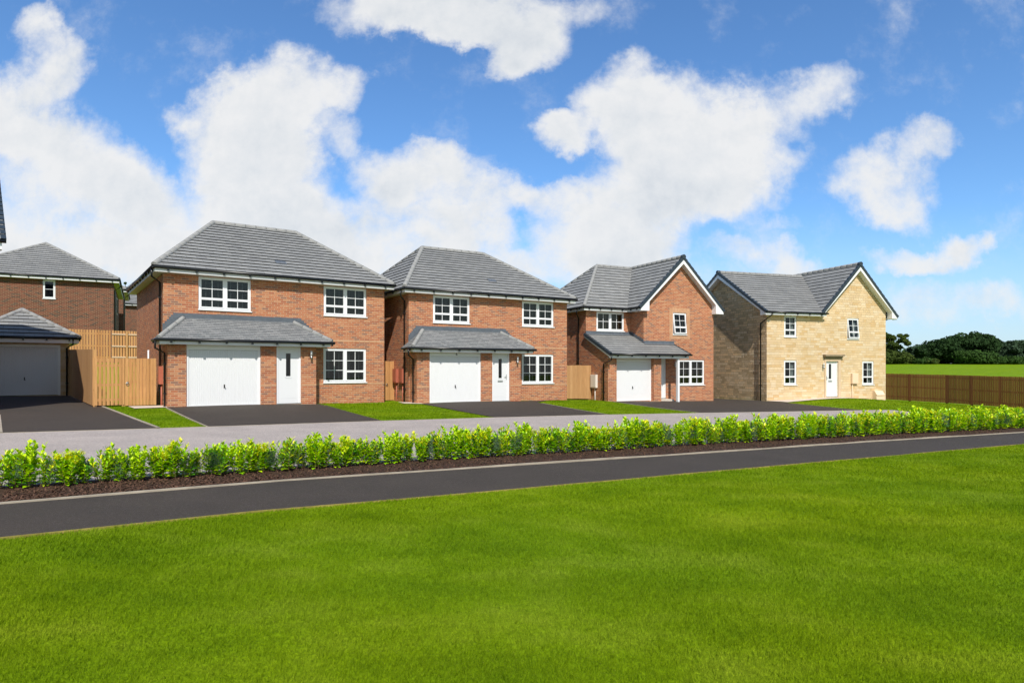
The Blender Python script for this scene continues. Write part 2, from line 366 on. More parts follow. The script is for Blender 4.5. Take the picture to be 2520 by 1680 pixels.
def wall_lamp(H,x,y,z):
    a=M(); a.box(x-.045,x+.0,y-.03,y,z-.05,z+.05); a.tube([(x-.02,y-.02,z),(x-.02,y-.08,z)],.012); a.tube([(x,y-.09,z-.13),(x,y-.09,z+.02)],.036); 
    L=a.build('wall_lamp',steel,H); b=M(); b.tube([(x,y-.09,z+.02),(x,y-.09,z+.16),(x,y-.09,z+.19)],.036,10); b.build('lamp_glass',opal,L)
def meter_box_side(H,x,y0,y1,z0,z1,mt,pipe=True,d=.12):
    """box on a left-hand side wall: x is the wall face"""
    m=M(); m.box(x-d,x,y0,y1,z0,z1); m.box(x-d-.008,x-d,y0+.03,y1-.03,z0+.04,z1-.04); o=m.build('meter_box',mt,H)
    if pipe:
        p=M(); yy=y0+(y1-y0)*.35; p.tube([(x-.04,yy,z0),(x-.04,yy,-.35)],.022); p.build('meter_pipe',mt,o)
def stepped_flash(m,pts,y):
    pass
def fasciabox(m,x0,x1,y0,y1,z0,z1,t=.02,open_back=False):
    m.box(x0,x1,y0,y0+t,z0,z1); m.box(x0,x0+t,y0+t,y1-t,z0,z1); m.box(x1-t,x1,y0+t,y1-t,z0,z1); m.box(x0,x1,y1-t,y1,z0,z1)
def hip_roof(H,x0,x1,y0,y1,ze,rx0,rx1,ry0,ry1,zr,course=.30,tm=None,rname='roof'):
    m=M(); A,B,C,D=(x0,y0,ze),(x1,y0,ze),(x1,y1,ze),(x0,y1,ze); P,Q=(rx0,ry0,zr),(rx1,ry1,zr)
    if abs(rx1-rx0)>abs(ry1-ry0):
        for f in ([A,B,Q,P],[C,D,P,Q],[D,A,P],[B,C,Q]): roof_plane(m,f,course)
    else:
        for f in ([A,B,P],[C,D,Q],[D,A,P,Q],[B,C,Q,P]): roof_plane(m,f,course)
    o=m.build(rname,[tm or tile,gap],H); r=M()
    ridge_run(r,P,Q)
    if abs(rx1-rx0)>abs(ry1-ry0): hs=((A,P),(D,P),(B,Q),(C,Q))
    else: hs=((A,P),(B,P),(C,Q),(D,Q))
    for a,b in hs: ridge_run(r,Vector(a)*.985+Vector(b)*.015,b)
    r.build('ridge_tiles',ridge,o); return o
# ------------------------------------------------------------------ house type with garage projection and hipped canopy
def house_garage(loc,th,label,W,D,w1c,w2c,g1c,blind,number=None,vent=None,boxes=2,low=None):
    H=empty('brick_house',loc,R(th),label,'house','detached brick houses with integral garages')
    zs=4.62; B=-.6
    w1=(1.10,2.87,3.44,4.60); w2=(5.61,7.40,3.44,4.60); gw=(5.60,7.39,.78,2.14)
    gd=(.60,3.02,.02,2.15); fd=(3.58,4.48,.02,2.15)
    m=M()
    wall_front(m,0,W,B,zs+.1,0,[w1,w2,gw,(.3,4.9,.0,2.6,.3)])
    m.add([(0,0,B),(0,D,B),(0,D,zs+.1),(0,0,zs+.1)]); m.add([(W,0,B),(W,0,zs+.1),(W,D,zs+.1),(W,D,B)]); m.add([(0,D,B),(W,D,B),(W,D,zs+.1),(0,D,zs+.1)])
    pd=.75; px=5.05
    wall_front(m,.03,px,B,2.2,-pd,[gd,fd],rev=.12)
    m.add([(.03,0,B),(.03,-pd,B),(.03,-pd,2.2),(.03,0,2.2)]); m.add([(px,0,B),(px,-pd,B),(px,-pd,2.2),(px,0,2.2)])
    m.build('brick_wall',brick,H)
    for q in ((px,W+.003,-.004,.0,2.40,2.475),(px,W+.003,-.004,0,.70,.775),(.027,.60,-pd-.004,-pd,.70,.775),(3.02,3.58,-pd-.004,-pd,.70,.775),(4.48,px+.003,-pd-.004,-pd,.70,.775)):
        b=M(); b.box(*q); b.build('band_course',bandbr,H)
    # roof
    o=.36; ze=4.80
    rf=hip_roof(H,-o,W+o,-o,D+o,ze,2.35,W-2.45,D/2,D/2,7.37)
    if vent:
        v=M(); x,t=vent; y=-o+t*(D/2+o); z=ze+t*(7.37-ze); dy=.30/(D/2+o); a=math.atan2(7.37-ze,D/2+o)
        v.add([(x,y,z+.04),(x+.42,y,z+.04),(x+.42,y+.26,z+.04+.26*math.tan(a)),(x,y+.26,z+.04+.26*math.tan(a))]); v.build('vent_tile',lead,rf)
    e=M(); fasciabox(e,-.30,W+.30,-.30,D+.30,zs,4.78); e.box(-.28,W+.28,-.28,D+.28,zs+.002,zs+.014); e.build('fascia',soff,H)
    gt=M(); q=.345; gutter(gt,[(-q,-q,4.775),(W+q,-q,4.775),(W+q,D+q,4.775),(-q,D+q,4.775),(-q,-q,4.775)]); gt.build('gutter',black,H)
    dp=M(); downpipe(dp,[(-q,.05,4.74),(-q,.05,4.48),(-.06,.36,4.33),(-.06,.36,-.4)],(3.8,2.2,.6)); dp.build('downpipe',black,H)
    # canopy
    cx0,cx1,cy=-.33,5.62,-pd-.36; ce=2.33; ct=3.10; hx0,hx1=.62,4.42
    c=M(); Apt,Bpt=(cx0,cy,ce),(cx1,cy,ce); Q0,Q1=(hx0,-.005,ct),(hx1,-.005,ct)
    roof_plane(c,[Apt,Bpt,Q1,Q0],.115,.010); roof_plane(c,[(cx0,-.005,ce),Apt,Q0],.115,.010); roof_plane(c,[Bpt,(cx1,-.005,ce),Q1],.115,.010)
    co=c.build('canopy_roof',[ptile,gap],H)
    r=M(); ridge_run(r,Vector(Apt)+Vector((.06,.06,.03)),Q0,.085,.45); r.build('hip_tiles',ridge,co); r=M(); ridge_run(r,Vector(Bpt)+Vector((-.06,.06,.03)),Q1,.085,.45); r.build('hip_tiles',ridge,co)
    f=M(); f.box(hx0-.32,hx1+.30,-.03,-.003,ct-.02,ct+.17)
    sL=lambda x: ce+(x-cx0)*(ct-ce)/(hx0-cx0); sR=lambda x: ce+(cx1-x)*(ct-ce)/(cx1-hx1)
    f.add([(hx0-.32,-.02,sL(hx0-.32)),(hx0,-.02,ct),(hx0,-.02,ct+.1),(hx0-.32,-.02,ct+.1)]); f.add([(hx1+.30,-.02,sR(hx1+.30)),(hx1,-.02,ct),(hx1,-.02,ct+.1),(hx1+.30,-.02,ct+.1)])
    for k in range(5):
        zt_=ct+.17-(k+1)*.075; xa=hx0-.32-k*.066; xb=xa-.066; f.add([(xb,-.02,sL(xb)-.02),(xa,-.02,sL(xa)-.02),(xa,-.02,zt_),(xb,-.02,zt_)])
    for k in range(4):
        zt_=ct+.17-(k+1)*.085; xa=hx1+.30+k*.10; xb=xa+.10; f.add([(xb,-.02,sR(xb)-.02),(xa,-.02,sR(xa)-.02),(xa,-.02,max(zt_,sR(xa)+.01)),(xb,-.02,max(zt_,sR(xb)+.01))])
    f.build('lead_flashing',lead,co)
    cf=M(); y0=cy+.05
    cf.box(cx0+.08,cx1-.12,y0,y0+.02,2.15,2.31); cf.box(cx0+.08,cx0+.10,y0+.02,-.003,2.15,2.31); cf.box(cx1-.14,cx1-.12,y0+.02,-.003,2.15,2.31)
    cf.box(cx0+.1,cx1-.14,y0+.02,-pd-.0005,2.152,2.165); cf.box(cx0+.1,.03,-pd,-.003,2.152,2.165); cf.box(px,cx1-.14,-pd,-.003,2.152,2.165); cf.build('canopy_fascia',soff,H)
    cg=M(); gutter(cg,[(cx0-.01,-.05,2.30),(cx0-.01,cy-.01,2.30),(cx1+.02,cy-.01,2.30),(cx1+.02,-.05,2.30)]); cg.build('canopy_gutter',black,H)
    d2=M(); downpipe(d2,[(cx0-.01,-pd+.0,2.27),(cx0-.01,-pd+.0,2.02),(-.03,-pd+.25,1.86),(-.03,-pd+.25,-.4)],(1.5,.5)); d2.build('canopy_downpipe',black,H)
    garage_door(H,gd[0],gd[1],gd[2],1.99,2.15,-pd+.05); front_door(H,*fd,-pd+.05,letter=(number is not None),handle=(number is not None))
    window(H,*w1,w1c,blind=blind); window(H,*w2,w2c,blind=blind,bz=low); window(H,*gw,g1c,blind=blind)
    wall_lamp(H,4.84,-pd,1.80)
    if number:
        cu=bpy.data.curves.new('house_number','FONT'); cu.body=number; cu.size=.16; cu.extrude=.004; tmp=bpy.data.objects.new('tmp',cu); n=bpy.data.objects.new('house_number',bpy.data.meshes.new_from_object(tmp)); bpy.data.objects.remove(tmp); COL.objects.link(n); n.parent=H; n.location=(1.82,-pd+.03,2.03); n.rotation_euler=(R(90),0,0); n.data.materials.clear(); n.data.materials.append(black)
    if boxes==2:
        meter_box_side(H,0,.45,.85,.86,1.46,terra); meter_box_side(H,0,1.15,1.55,.86,1.46,terra)
    else: meter_box_side(H,0,.06,.32,.80,1.42,terra)
    return H
CZ=1.62
h1=house_garage((-11.97,22.04,CZ-1.36),36,'nearest and largest red brick house, white garage door and plain white front door',8.19,7.9,'AA','AA','BA',blindm,None,(3.95,.22),boxes=1)
h2=house_garage((-4.30,26.78,CZ-1.50),31.8,'middle red brick house with twin brown meter boxes on its side wall',8.19,7.9,'AA','AA','BB',blindm,'6',(4.3,.26),low=3.95)
# pipe stub on the side of h1
p=M(); p.tube([(-.04,3.6,2.05),(-.04,3.6,.2)],.03); p.build('vent_pipe',white,h1)
# ------------------------------------------------------------------ house 3: gabled brick house with lean-to canopy
def barge(m,side,xe,ze,xa,za,y0,y1,w=.19,t=.03):
    """white barge board strip from foot (xe,ze) to apex (xa,za), between y0 and y1"""
    m.add([(xe,y0,ze-w),(xa,y0,za-w*1.35),(xa,y0,za),(xe,y0,ze)]); m.add([(xe,y1,ze-w),(xa,y1,za-w*1.35),(xa,y1,za),(xe,y1,ze)]); m.add([(xe,y0,ze-w),(xa,y0,za-w*1.35),(xa,y1,za-w*1.35),(xe,y1,ze-w)]); m.add([(xe,y0,ze-w),(xe,y1,ze-w),(xe,y1,ze),(xe,y0,ze)])
def verge_caps(m,p0,p1,w=.13,h=.10,seg=.31,side=None):
    a,b=Vector(p0),Vector(p1); d=b-a; k=max(1,round(d.length/seg)); st=d/k; s=Vector(side)
    nrm=s.cross(d).normalized()
    if nrm.z<0: nrm=-nrm
    for i in range(k):
        p=a+st*i; q=a+st*(i+1); l0=nrm*.055; l1=nrm*.03
        o=s*.0; i_=s*w; dn=-nrm*h
        m.add([p+o+l0,p+i_+l0,q+i_+l1,q+o+l1]); m.add([p+o+l0,q+o+l1,q+o+dn,p+o+dn]); m.add([p+o+l0,p+i_+l0,p+i_+dn,p+o+dn]); m.add([p+i_+l0,q+i_+l1,q+i_+dn,p+i_+dn])
f3=-1.70
H3=empty('brick_house',(6.87,33.49,CZ+f3),R(26),'red brick house with one steep front gable over a lean-to garage canopy','house','detached brick houses with integral garages')
m=M(); B=-.6; zs=4.66; gx=4.78; cx=gx/2; D3=8.6; pit=(7.62-4.84)/(cx+.5)
gwin=(1.93,2.86,3.49,4.66); lwin=(2.21,4.12,.78,2.14)
wall_front(m,0,gx,B,zs,0,[gwin,lwin,(.57,1.47,.07,2.18)])
zap=7.62-.12-pit*0; m.add([(0,0,zs),(gx,0,zs),(gx,0,4.84+.5*pit-.1),(cx,0,zap),(0,0,4.84+.5*pit-.1)])
m.add([(0,0,B),(0,1.1,B),(0,1.1,zs+.05),(0,0,zs+.05)]); m.add([(gx,0,B),(gx,0,zs+.05),(gx,D3,zs+.05),(gx,D3,B)]); m.add([(0,D3,B),(gx,D3,B),(gx,D3,zs+.05),(cx,D3,zs+.05+pit*cx),(0,D3,zs+.05)])
bx0=-2.85; bw=(-2.20,-.45,3.65,4.64)
wall_front(m,bx0,0,B,zs,1.1,[bw]); m.add([(bx0,1.1,B),(bx0,7.3,B),(bx0,7.3,zs),(bx0,1.1,zs)]); m.add([(bx0,7.3,B),(0,7.3,B),(0,7.3,zs),(bx0,7.3,zs)]); m.add([(0,7.3,B),(0,D3,B),(0,D3,zs+.05),(0,7.3,zs+.05)])
# garage block
gy=-.9; go=(-2.34,-.05,.02,2.18,.29)
wall_front(m,bx0,.42,B,2.22,gy,[go]); m.add([(.42,gy,B),(.42,0,B),(.42,0,2.22),(.42,gy,2.22)])
sl=.455; zt=lambda y: 2.40+sl*(y+1.25)
m.add([(bx0,gy,B),(bx0,1.1,B),(bx0,1.1,zt(1.1)-.06),(bx0,gy,zt(gy)-.06)])
m.add([(0,0,2.2),(0,1.1,2.2),(0,1.1,3.4),(0,0,2.9)])
m.build('brick_wall',brick,H3)
b=M(); qs=(1.70,3.09,3.25,4.91); b.box(qs[0],gwin[0],-.004,0,qs[2],qs[3]); b.box(gwin[1],qs[1],-.004,0,qs[2],qs[3]); b.box(gwin[0],gwin[1],-.004,0,qs[2],gwin[2]-.04); b.box(gwin[0],gwin[1],-.004,0,gwin[3],qs[3]); b.build('window_surround',bandbr,H3)
r=M(); ze=4.84; zr=7.62; fy=-.32
roof_plane(r,[(-.5,fy,ze),(cx,fy,zr),(cx,D3+.3,zr),(-.5,D3+.3,ze)]); roof_plane(r,[(gx+.5,fy,ze),(gx+.5,D3+.3,ze),(cx,D3+.3,zr),(cx,fy,zr)])
by0,by1=.74,7.66; bxe=bx0-.36; ry=4.2; rx=-.15
roof_plane(r,[(bxe,by0,ze),(cx,by0,ze),(cx,ry,zr-.03),(rx,ry,zr-.03)]); roof_plane(r,[(cx,by1,ze),(bxe,by1,ze),(rx,ry,zr-.03),(cx,ry,zr-.03)]); roof_plane(r,[(bxe,by1,ze),(bxe,by0,ze),(rx,ry,zr-.03)])
ro=r.build('roof',[tile,gap],H3)
r=M(); ridge_run(r,(cx,fy+.05,zr+.02),(cx,D3+.2,zr+.02)); ridge_run(r,(rx,ry,zr-.01),(cx-.2,ry,zr-.01)); ridge_run(r,(bxe+.05,by0+.05,ze+.02),(rx,ry,zr-.03)); ridge_run(r,(bxe+.05,by1-.05,ze+.02),(rx,ry,zr-.03)); r.build('ridge_tiles',ridge,ro)
v=M(); verge_caps(v,(-.5,fy-.03,ze),(cx,fy-.03,zr),side=(0,1,0)); v.tube([(cx,fy-.05,zr),(cx,fy+.12,zr)],.13); v.build('verge_caps',verge,ro); v=M(); verge_caps(v,(gx+.5,fy-.03,ze),(cx,fy-.03,zr),side=(0,1,0)); v.build('verge_caps',verge,ro)
w=M(); barge(w,0,-.42,ze-.02,cx,zr-.11,fy,fy+.02); barge(w,0,gx+.42,ze-.02,cx,zr-.11,fy,fy+.02)
for s_,xw,xo in ((1,0,-.42),(-1,gx,gx+.42)):
    a,b_=min(xw+.14*s_,xo),max(xw+.14*s_,xo)
    w.add([(xo,fy-.003,zs-.0),(xw+.12*s_,fy-.003,zs),(xw+.12*s_,fy-.003,ze+.32),(xo,fy-.003,ze-.05)]); w.add([(xo,fy,zs),(xw+.12*s_,fy,zs),(xw+.12*s_,0,zs),(xo,0,zs)]); w.add([(xw+.12*s_,fy,zs),(xw+.12*s_,-.002,zs),(xw+.12*s_,-.002,ze+.32),(xw+.12*s_,fy,ze+.32)])
    w.box(min(xo,xo+.02*s_),max(xo,xo+.02*s_),fy+.003,D3,zs,zs+.16); w.box(min(xo,xw),max(xo,xw),0.001,D3,zs+.002,zs+.014)
for s_,xw in ((1,-.42),(-1,gx+.42)):   # raking soffit
    w.add([(xw,fy+.02,ze-.2),(cx,fy+.02,zr-.36),(cx,-.002,zr-.36),(xw,-.002,ze-.2)])
w.box(bxe+.06,-.42,by0+.06,by0+.08,zs,zs+.16); w.box(bxe+.06,bxe+.08,by0+.08,by1-.06,zs,zs+.16); w.box(bxe+.08,-.40,by0+.08,1.1,zs+.002,zs+.014); w.box(bxe+.08,bx0,1.1,by1,zs+.002,zs+.014); w.box(-.40,0,by0,1.1,zs+.002,zs+.013)
w.build('bargeboard',white,H3)
gt=M(); gutter(gt,[(bxe+.01,by1,4.815),(bxe+.01,by0+.01,4.815),(-.46,by0+.01,4.815),(-.46,fy+.05,4.815)]); gt.build('gutter',black,H3)
dp=M(); downpipe(dp,[(bxe+.01,1.45,4.78),(bxe+.01,1.45,4.5),(bx0-.06,1.75,4.35),(bx0-.06,1.75,-.4)],(3.6,2.2,.8)); dp.build('downpipe',black,H3)
c=M(); cx1=2.04; cxl=bx0-.12
roof_plane(c,[(cxl,-1.25,zt(-1.25)),(.0,-1.25,zt(-1.25)),(.0,1.1,zt(1.1)),(cxl,1.1,zt(1.1))],.29,.022); 
c2=M(); roof_plane(c,[(0,-1.25,zt(-1.25)),(cx1,-1.25,zt(-1.25)),(cx1-.12,0,zt(0)),(0,0,zt(0))],.29,.022)
co=c.build('canopy_roof',[tile,gap],H3)
f=M(); f.box(cxl+.1,-.03,1.06,1.097,zt(1.1)-.02,zt(1.1)+.15); f.box(-.0,cx1-.05,-.03,-.003,zt(0)-.02,zt(0)+.15)
f.add([(cxl+.1,1.06,zt(1.1)+.03),(-.03,1.06,zt(1.1)+.03),(-.03,.93,zt(.93)+.035),(cxl+.1,.93,zt(.93)+.035)]); f.add([(0,-.03,zt(0)+.04),(cx1-.05,-.03,zt(0)+.04),(cx1-.05,-.16,zt(-.16)+.04),(0,-.16,zt(-.16)+.04)])
for k in range(6):
    y=k*.18; f.box(-.02,-.003,y,y+.19,zt(y)-.05,zt(y)+.24)
f.build('lead_flashing',lead,co)
v=M(); verge_caps(v,(cxl-.02,-1.25,zt(-1.25)),(cxl-.02,1.1,zt(1.1)),side=(1,0,0),seg=.3); v.build('verge_caps',verge,co); v=M(); verge_caps(v,(cx1+.02,-1.25,zt(-1.25)),(cx1-.1,-.01,zt(0)),side=(-1,0,0),w=.06,h=.05,seg=.3); v.build('verge_caps',verge,co)
w=M(); w.box(cxl+.06,cx1-.06,-1.19,-1.17,2.18,2.35); w.box(cxl+.06,cx1-.06,-1.17,gy-.001,2.182,2.195); w.box(.42,cx1-.06,gy,-.003,2.182,2.195)
w.add([(cxl+.02,-1.2,2.2),(cxl+.02,1.1,zt(1.1)-.2),(cxl+.02,1.1,zt(1.1)-.0),(cxl+.02,-1.2,zt(-1.2))]); w.add([(cxl+.02,-1.2,2.2),(cxl+.02,1.1,zt(1.1)-.2),(bx0,1.1,zt(1.1)-.2),(bx0,-1.2,2.2)]); w.add([(cx1-.06,-1.19,2.18),(cx1-.06,-.003,2.18),(cx1-.06,-.003,zt(0)-.01),(cx1-.06,-1.19,zt(-1.19)-.02)]); w.build('canopy_fascia',white,H3)
gt=M(); gutter(gt,[(cxl+.02,-1.29,2.36),(cx1+.06,-1.29,2.36)]); gt.build('canopy_gutter',black,H3)
dp=M(); downpipe(dp,[(cxl+.06,-1.29,2.33),(cxl+.06,-1.29,2.1),(bx0-.06,-.6,1.9),(bx0-.06,-.6,-.4)],(1.5,.5)); dp.build('canopy_downpipe',black,H3)
ps=M(); ps.box(1.31,1.43,-1.12,-.98,-.3,2.18); ps.build('canopy_post',white,H3)
garage_door(H3,go[0],go[1],.02,2.0,2.18,gy+.24); front_door(H3,.57,1.47,.07,2.18,.04,letter=False,handle=False,gx=.5)
st=M(); st.box(.43,1.6,-.5,-.002,-.2,.06); st.build('door_step',slabm,H3)
window(H3,*gwin,'A',blind=blindw,openidx=0); window(H3,*lwin,'AA',blind=blindw); window(H3,*bw,'CC',y=1.1,blind=blindw)
wall_lamp(H3,2.04,0,1.86)
meter_box_side(H3,bx0,.02,.50,.70,1.36,offwh)
# ------------------------------------------------------------------ house 4: buff stone cross-gabled house
f4=-1.75
H4=empty('stone_house',(13.87,34.96,CZ+f4),R(18),'buff stone house with two dark-edged gables and a white door under a stone canopy','house')
W4,D4=8.4,7.8; zs=4.63; ze=4.80; yr=D4/2; zr=7.47
u1=(1.16,2.0,3.46,4.62); u2=(5.55,6.40,3.40,4.59); l1=(1.14,2.0,.82,2.17); l2=(6.65,7.5,.79,2.14); dr=(4.03,4.89,.10,2.13)
m=M(); gc=6.17; pz=7.22
wall_front(m,0,W4,B,zs,0,[u1,u2,l1,l2,dr]); gl=3.9
m.add([(gl,0,zs),(W4,0,zs),(W4,0,5.22),(gc,0,7.55),(gl,0,5.18)]); m.add([(W4,0,zs),(W4,D4,zs),(W4,D4,5.2),(W4,0,5.2)])
m.add([(W4,0,B),(W4,0,zs),(W4,D4,zs),(W4,D4,B)]); m.add([(0,D4,B),(W4,D4,B),(W4,D4,zs+.1),(gc,D4,pz),(gl,D4,zs),(0,D4,zs)])
m.build('stone_wall',stone,H4)
m=M(); m.add([(0,0,B),(0,D4,B),(0,D4,zs+.05),(0,yr,zr-.15),(0,0,zs+.05)]); m.build('rock_faced_side_wall',rockst,H4)
r=M(); ox=-.32; oy=-.36
roof_plane(r,[(ox,oy,ze),(3.48,oy,ze),(6.02,yr,zr),(ox,yr,zr)]); roof_plane(r,[(W4,D4-oy,ze),(ox,D4-oy,ze),(ox,yr,zr),(W4,yr,zr)])
hx=2.80; z0=4.72; z1=7.66; gy0=-.34
roof_plane(r,[(gc-hx,gy0,z0),(gc,gy0,z1),(gc,D4+.3,z1),(gc-hx,D4+.3,z0)]); roof_plane(r,[(gc+hx,gy0,z0),(gc+hx,D4+.3,z0),(gc,D4+.3,z1),(gc,gy0,z1)])
ro=r.build('roof',[tile,gap],H4)
r=M(); ridge_run(r,(gc,gy0+.05,z1+.02),(gc,D4+.25,z1+.02)); ridge_run(r,(ox+.05,yr,zr+.02),(gc-.3,yr,zr+.02)); r.build('ridge_tiles',ridge,ro)
v=M(); sr=(0,1,0); verge_caps(v,(gc-hx+.0,gy0-.03,z0),(gc,gy0-.03,z1),side=sr); v.build('verge_caps',verge,ro); v=M(); verge_caps(v,(gc+hx,gy0-.03,z0),(gc,gy0-.03,z1),side=sr); v.tube([(gc,gy0-.05,z1),(gc,gy0+.12,z1)],.13); v.build('verge_caps',verge,ro)
v=M(); verge_caps(v,(ox-.03,oy,ze),(ox-.03,yr,zr),side=(1,0,0)); v.build('verge_caps',verge,ro); v=M(); verge_caps(v,(ox-.03,D4-oy,ze),(ox-.03,yr,zr),side=(1,0,0)); v.tube([(ox-.05,yr,zr),(ox+.12,yr,zr)],.13); v.build('verge_caps',verge,ro)
w=M(); barge(w,0,gc-hx+.3,z0+.29,gc,z1-.11,gy0,gy0+.02); barge(w,0,gc+hx-.06,z0+.04,gc,z1-.11,gy0,gy0+.02)
w.add([(gc+hx-.06,gy0-.003,zs-.03),(W4+.10,gy0-.003,zs-.03),(W4+.10,gy0-.003,z0+.5),(gc+hx-.06,gy0-.003,z0+.0)]); w.add([(gc+hx-.06,gy0,zs-.03),(W4+.10,gy0,zs-.03),(W4+.10,0,zs-.03),(gc+hx-.06,0,zs-.03)]); w.add([(W4+.10,gy0,zs-.03),(W4+.10,-.002,zs-.03),(W4+.10,-.002,z0+.5),(W4+.10,gy0,z0+.5)])
w.box(gc+hx-.08,gc+hx-.06,gy0+.003,D4,zs-.03,zs+.14); w.box(W4,gc+hx-.06,.001,D4,zs-.02,zs-.01)
w.add([(gc+hx-.06,gy0+.02,z0-.16),(gc,gy0+.02,z1-.37),(gc,-.002,z1-.37),(gc+hx-.06,-.002,z0-.16)]); w.add([(gc-hx+.3,gy0+.02,z0+.1),(gc,gy0+.02,z1-.37),(gc,-.002,z1-.37),(gc-hx+.3,-.002,z0+.1)])
# main eave fascia and left gable barge (in the yz plane)
w.box(-.26,gc-hx+.42,-.30,-.28,zs,ze-.03); w.box(-.26,gc-hx+.42,-.28,-.001,zs+.002,zs+.014)
for a,b_ in ((oy+.04,1),(D4-oy-.04,-1)):
    xx=ox
    w.add([(xx,a,ze-.19),(xx,yr,zr-.34),(xx,yr,zr-.10),(xx,a,ze-.0)]); w.add([(xx+.02,a,ze-.19),(xx+.02,yr,zr-.34),(xx+.02,yr,zr-.10),(xx+.02,a,ze)]); w.add([(xx,a,ze-.19),(xx,yr,zr-.34),(-.002,yr,zr-.34),(-.002,a,ze-.19)])
w.add([(ox-.003,oy+.04,zs),(ox-.003,.12,zs),(ox-.003,.12,ze+.12),(ox-.003,oy+.04,ze-.02)]); w.add([(ox,oy+.04,zs),(ox,.12,zs),(0,.12,zs),(0,oy+.04,zs)]); w.add([(ox,-.302,zs),(-.26,-.302,zs),(-.26,-.302,ze-.03),(ox,-.302,ze-.03)])
w.build('bargeboard',white,H4)
gt=M(); gutter(gt,[(ox+.02,oy+.02,4.775),(gc-hx+.50,oy+.02,4.775)]); gt.build('gutter',black,H4)
dp=M(); downpipe(dp,[(.12,oy+.02,4.74),(.05,oy+.05,4.6),(-.07,.42,4.2),(-.07,.42,-.4)],(3.6,2.2,.8)); dp.build('downpipe',black,H4)
dp=M(); downpipe(dp,[(gc+hx-.03,.3,4.65),(W4+.06,.3,4.4),(W4+.06,.3,-.4)],(3.6,2.2,.8)); dp.build('side_downpipe',black,H4)
s=M(); s.box(3.92,4.03,-.03,0,.0,2.26); s.box(4.89,5.06,-.03,0,.0,2.26); s.box(4.03,4.89,-.03,0,2.13,2.26); s.build('door_surround',sandst,H4)
s=M(); s.box(3.80,5.18,-.22,-.001,2.41,2.51); s.box(3.86,5.12,-.15,-.001,2.35,2.41); s.box(3.90,5.08,-.09,-.001,2.27,2.35); s.build('door_canopy',sandlt,H4)
front_door(H4,*dr,.05,hside=-1,gx=.42,hw=.05)
for a,c_,oi in ((u1,curtm,None),(u2,curtm,0),(l1,curtm,None),(l2,curtm,None)): window(H4,*a,'A',blind=c_,openidx=oi)
wall_lamp(H4,3.80,0,1.82)
s=M(); s.box(5.79,6.23,-.13,-.001,.85,1.44); s.box(5.82,6.20,-.138,-.13,.89,1.40); mb=s.build('meter_box',cream,H4); s=M(); s.tube([(5.88,-.04,.85),(5.88,-.04,-.3)],.022); s.build('meter_pipe',cream,mb)
s=M(); x0,x1=7.40,8.0
prof=[(-.0,-.35),(-.28,-.35),(-.28,.16),(-.32,.18),(-.16,.42),(0,.44)]
s.add([(x0,a,b_) for a,b_ in prof]); s.add([(x1,a,b_) for a,b_ in prof][::-1])
for (a,b_),(c_,d_) in zip(prof,prof[1:]): s.add([(x0,a,b_),(x0,c_,d_),(x1,c_,d_),(x1,a,b_)])
s.build('ground_gas_box',cream,H4)
# ------------------------------------------------------------------ detached garage, left
GR=empty('detached_garage',(-19.2,27.3,CZ-1.15),R(38),'detached buff garage with pyramid tiled roof and pale ribbed door, at the left','garage')
m=M(); wall_front(m,-2.85,.32,-.5,2.2,0,[(-2.44,.0,.0,2.12,.12)])
for a in (-2.85,.32): m.add([(a,0,-.5),(a,5.7,-.5),(a,5.7,2.2),(a,0,2.2)])
m.add([(-2.85,5.7,-.5),(.32,5.7,-.5),(.32,5.7,2.2),(-2.85,5.7,2.2)]); m.build('stone_wall',stone,GR)
hip_roof(GR,-3.22,.69,-.38,6.08,2.42,-1.27,-1.27,1.65,4.05,3.66)
e=M(); fasciabox(e,-3.16,.63,-.32,6.02,2.19,2.40); e.box(-3.14,.61,-.30,6.0,2.192,2.204); e.build('fascia',soff,GR)
gt=M(); gutter(gt,[(.68,6.0,2.40),(.68,-.37,2.40),(-3.21,-.37,2.40),(-3.21,6.0,2.40)]); gt.build('gutter',black,GR)
dp=M(); downpipe(dp,[(.42,-.37,2.36),(.42,-.37,2.15),(.22,-.05,2.0),(.22,-.05,-.3)],(1.6,.5)); dp.build('downpipe',black,GR)
garage_door(GR,-2.44,0,.0,2.02,2.12,.05)
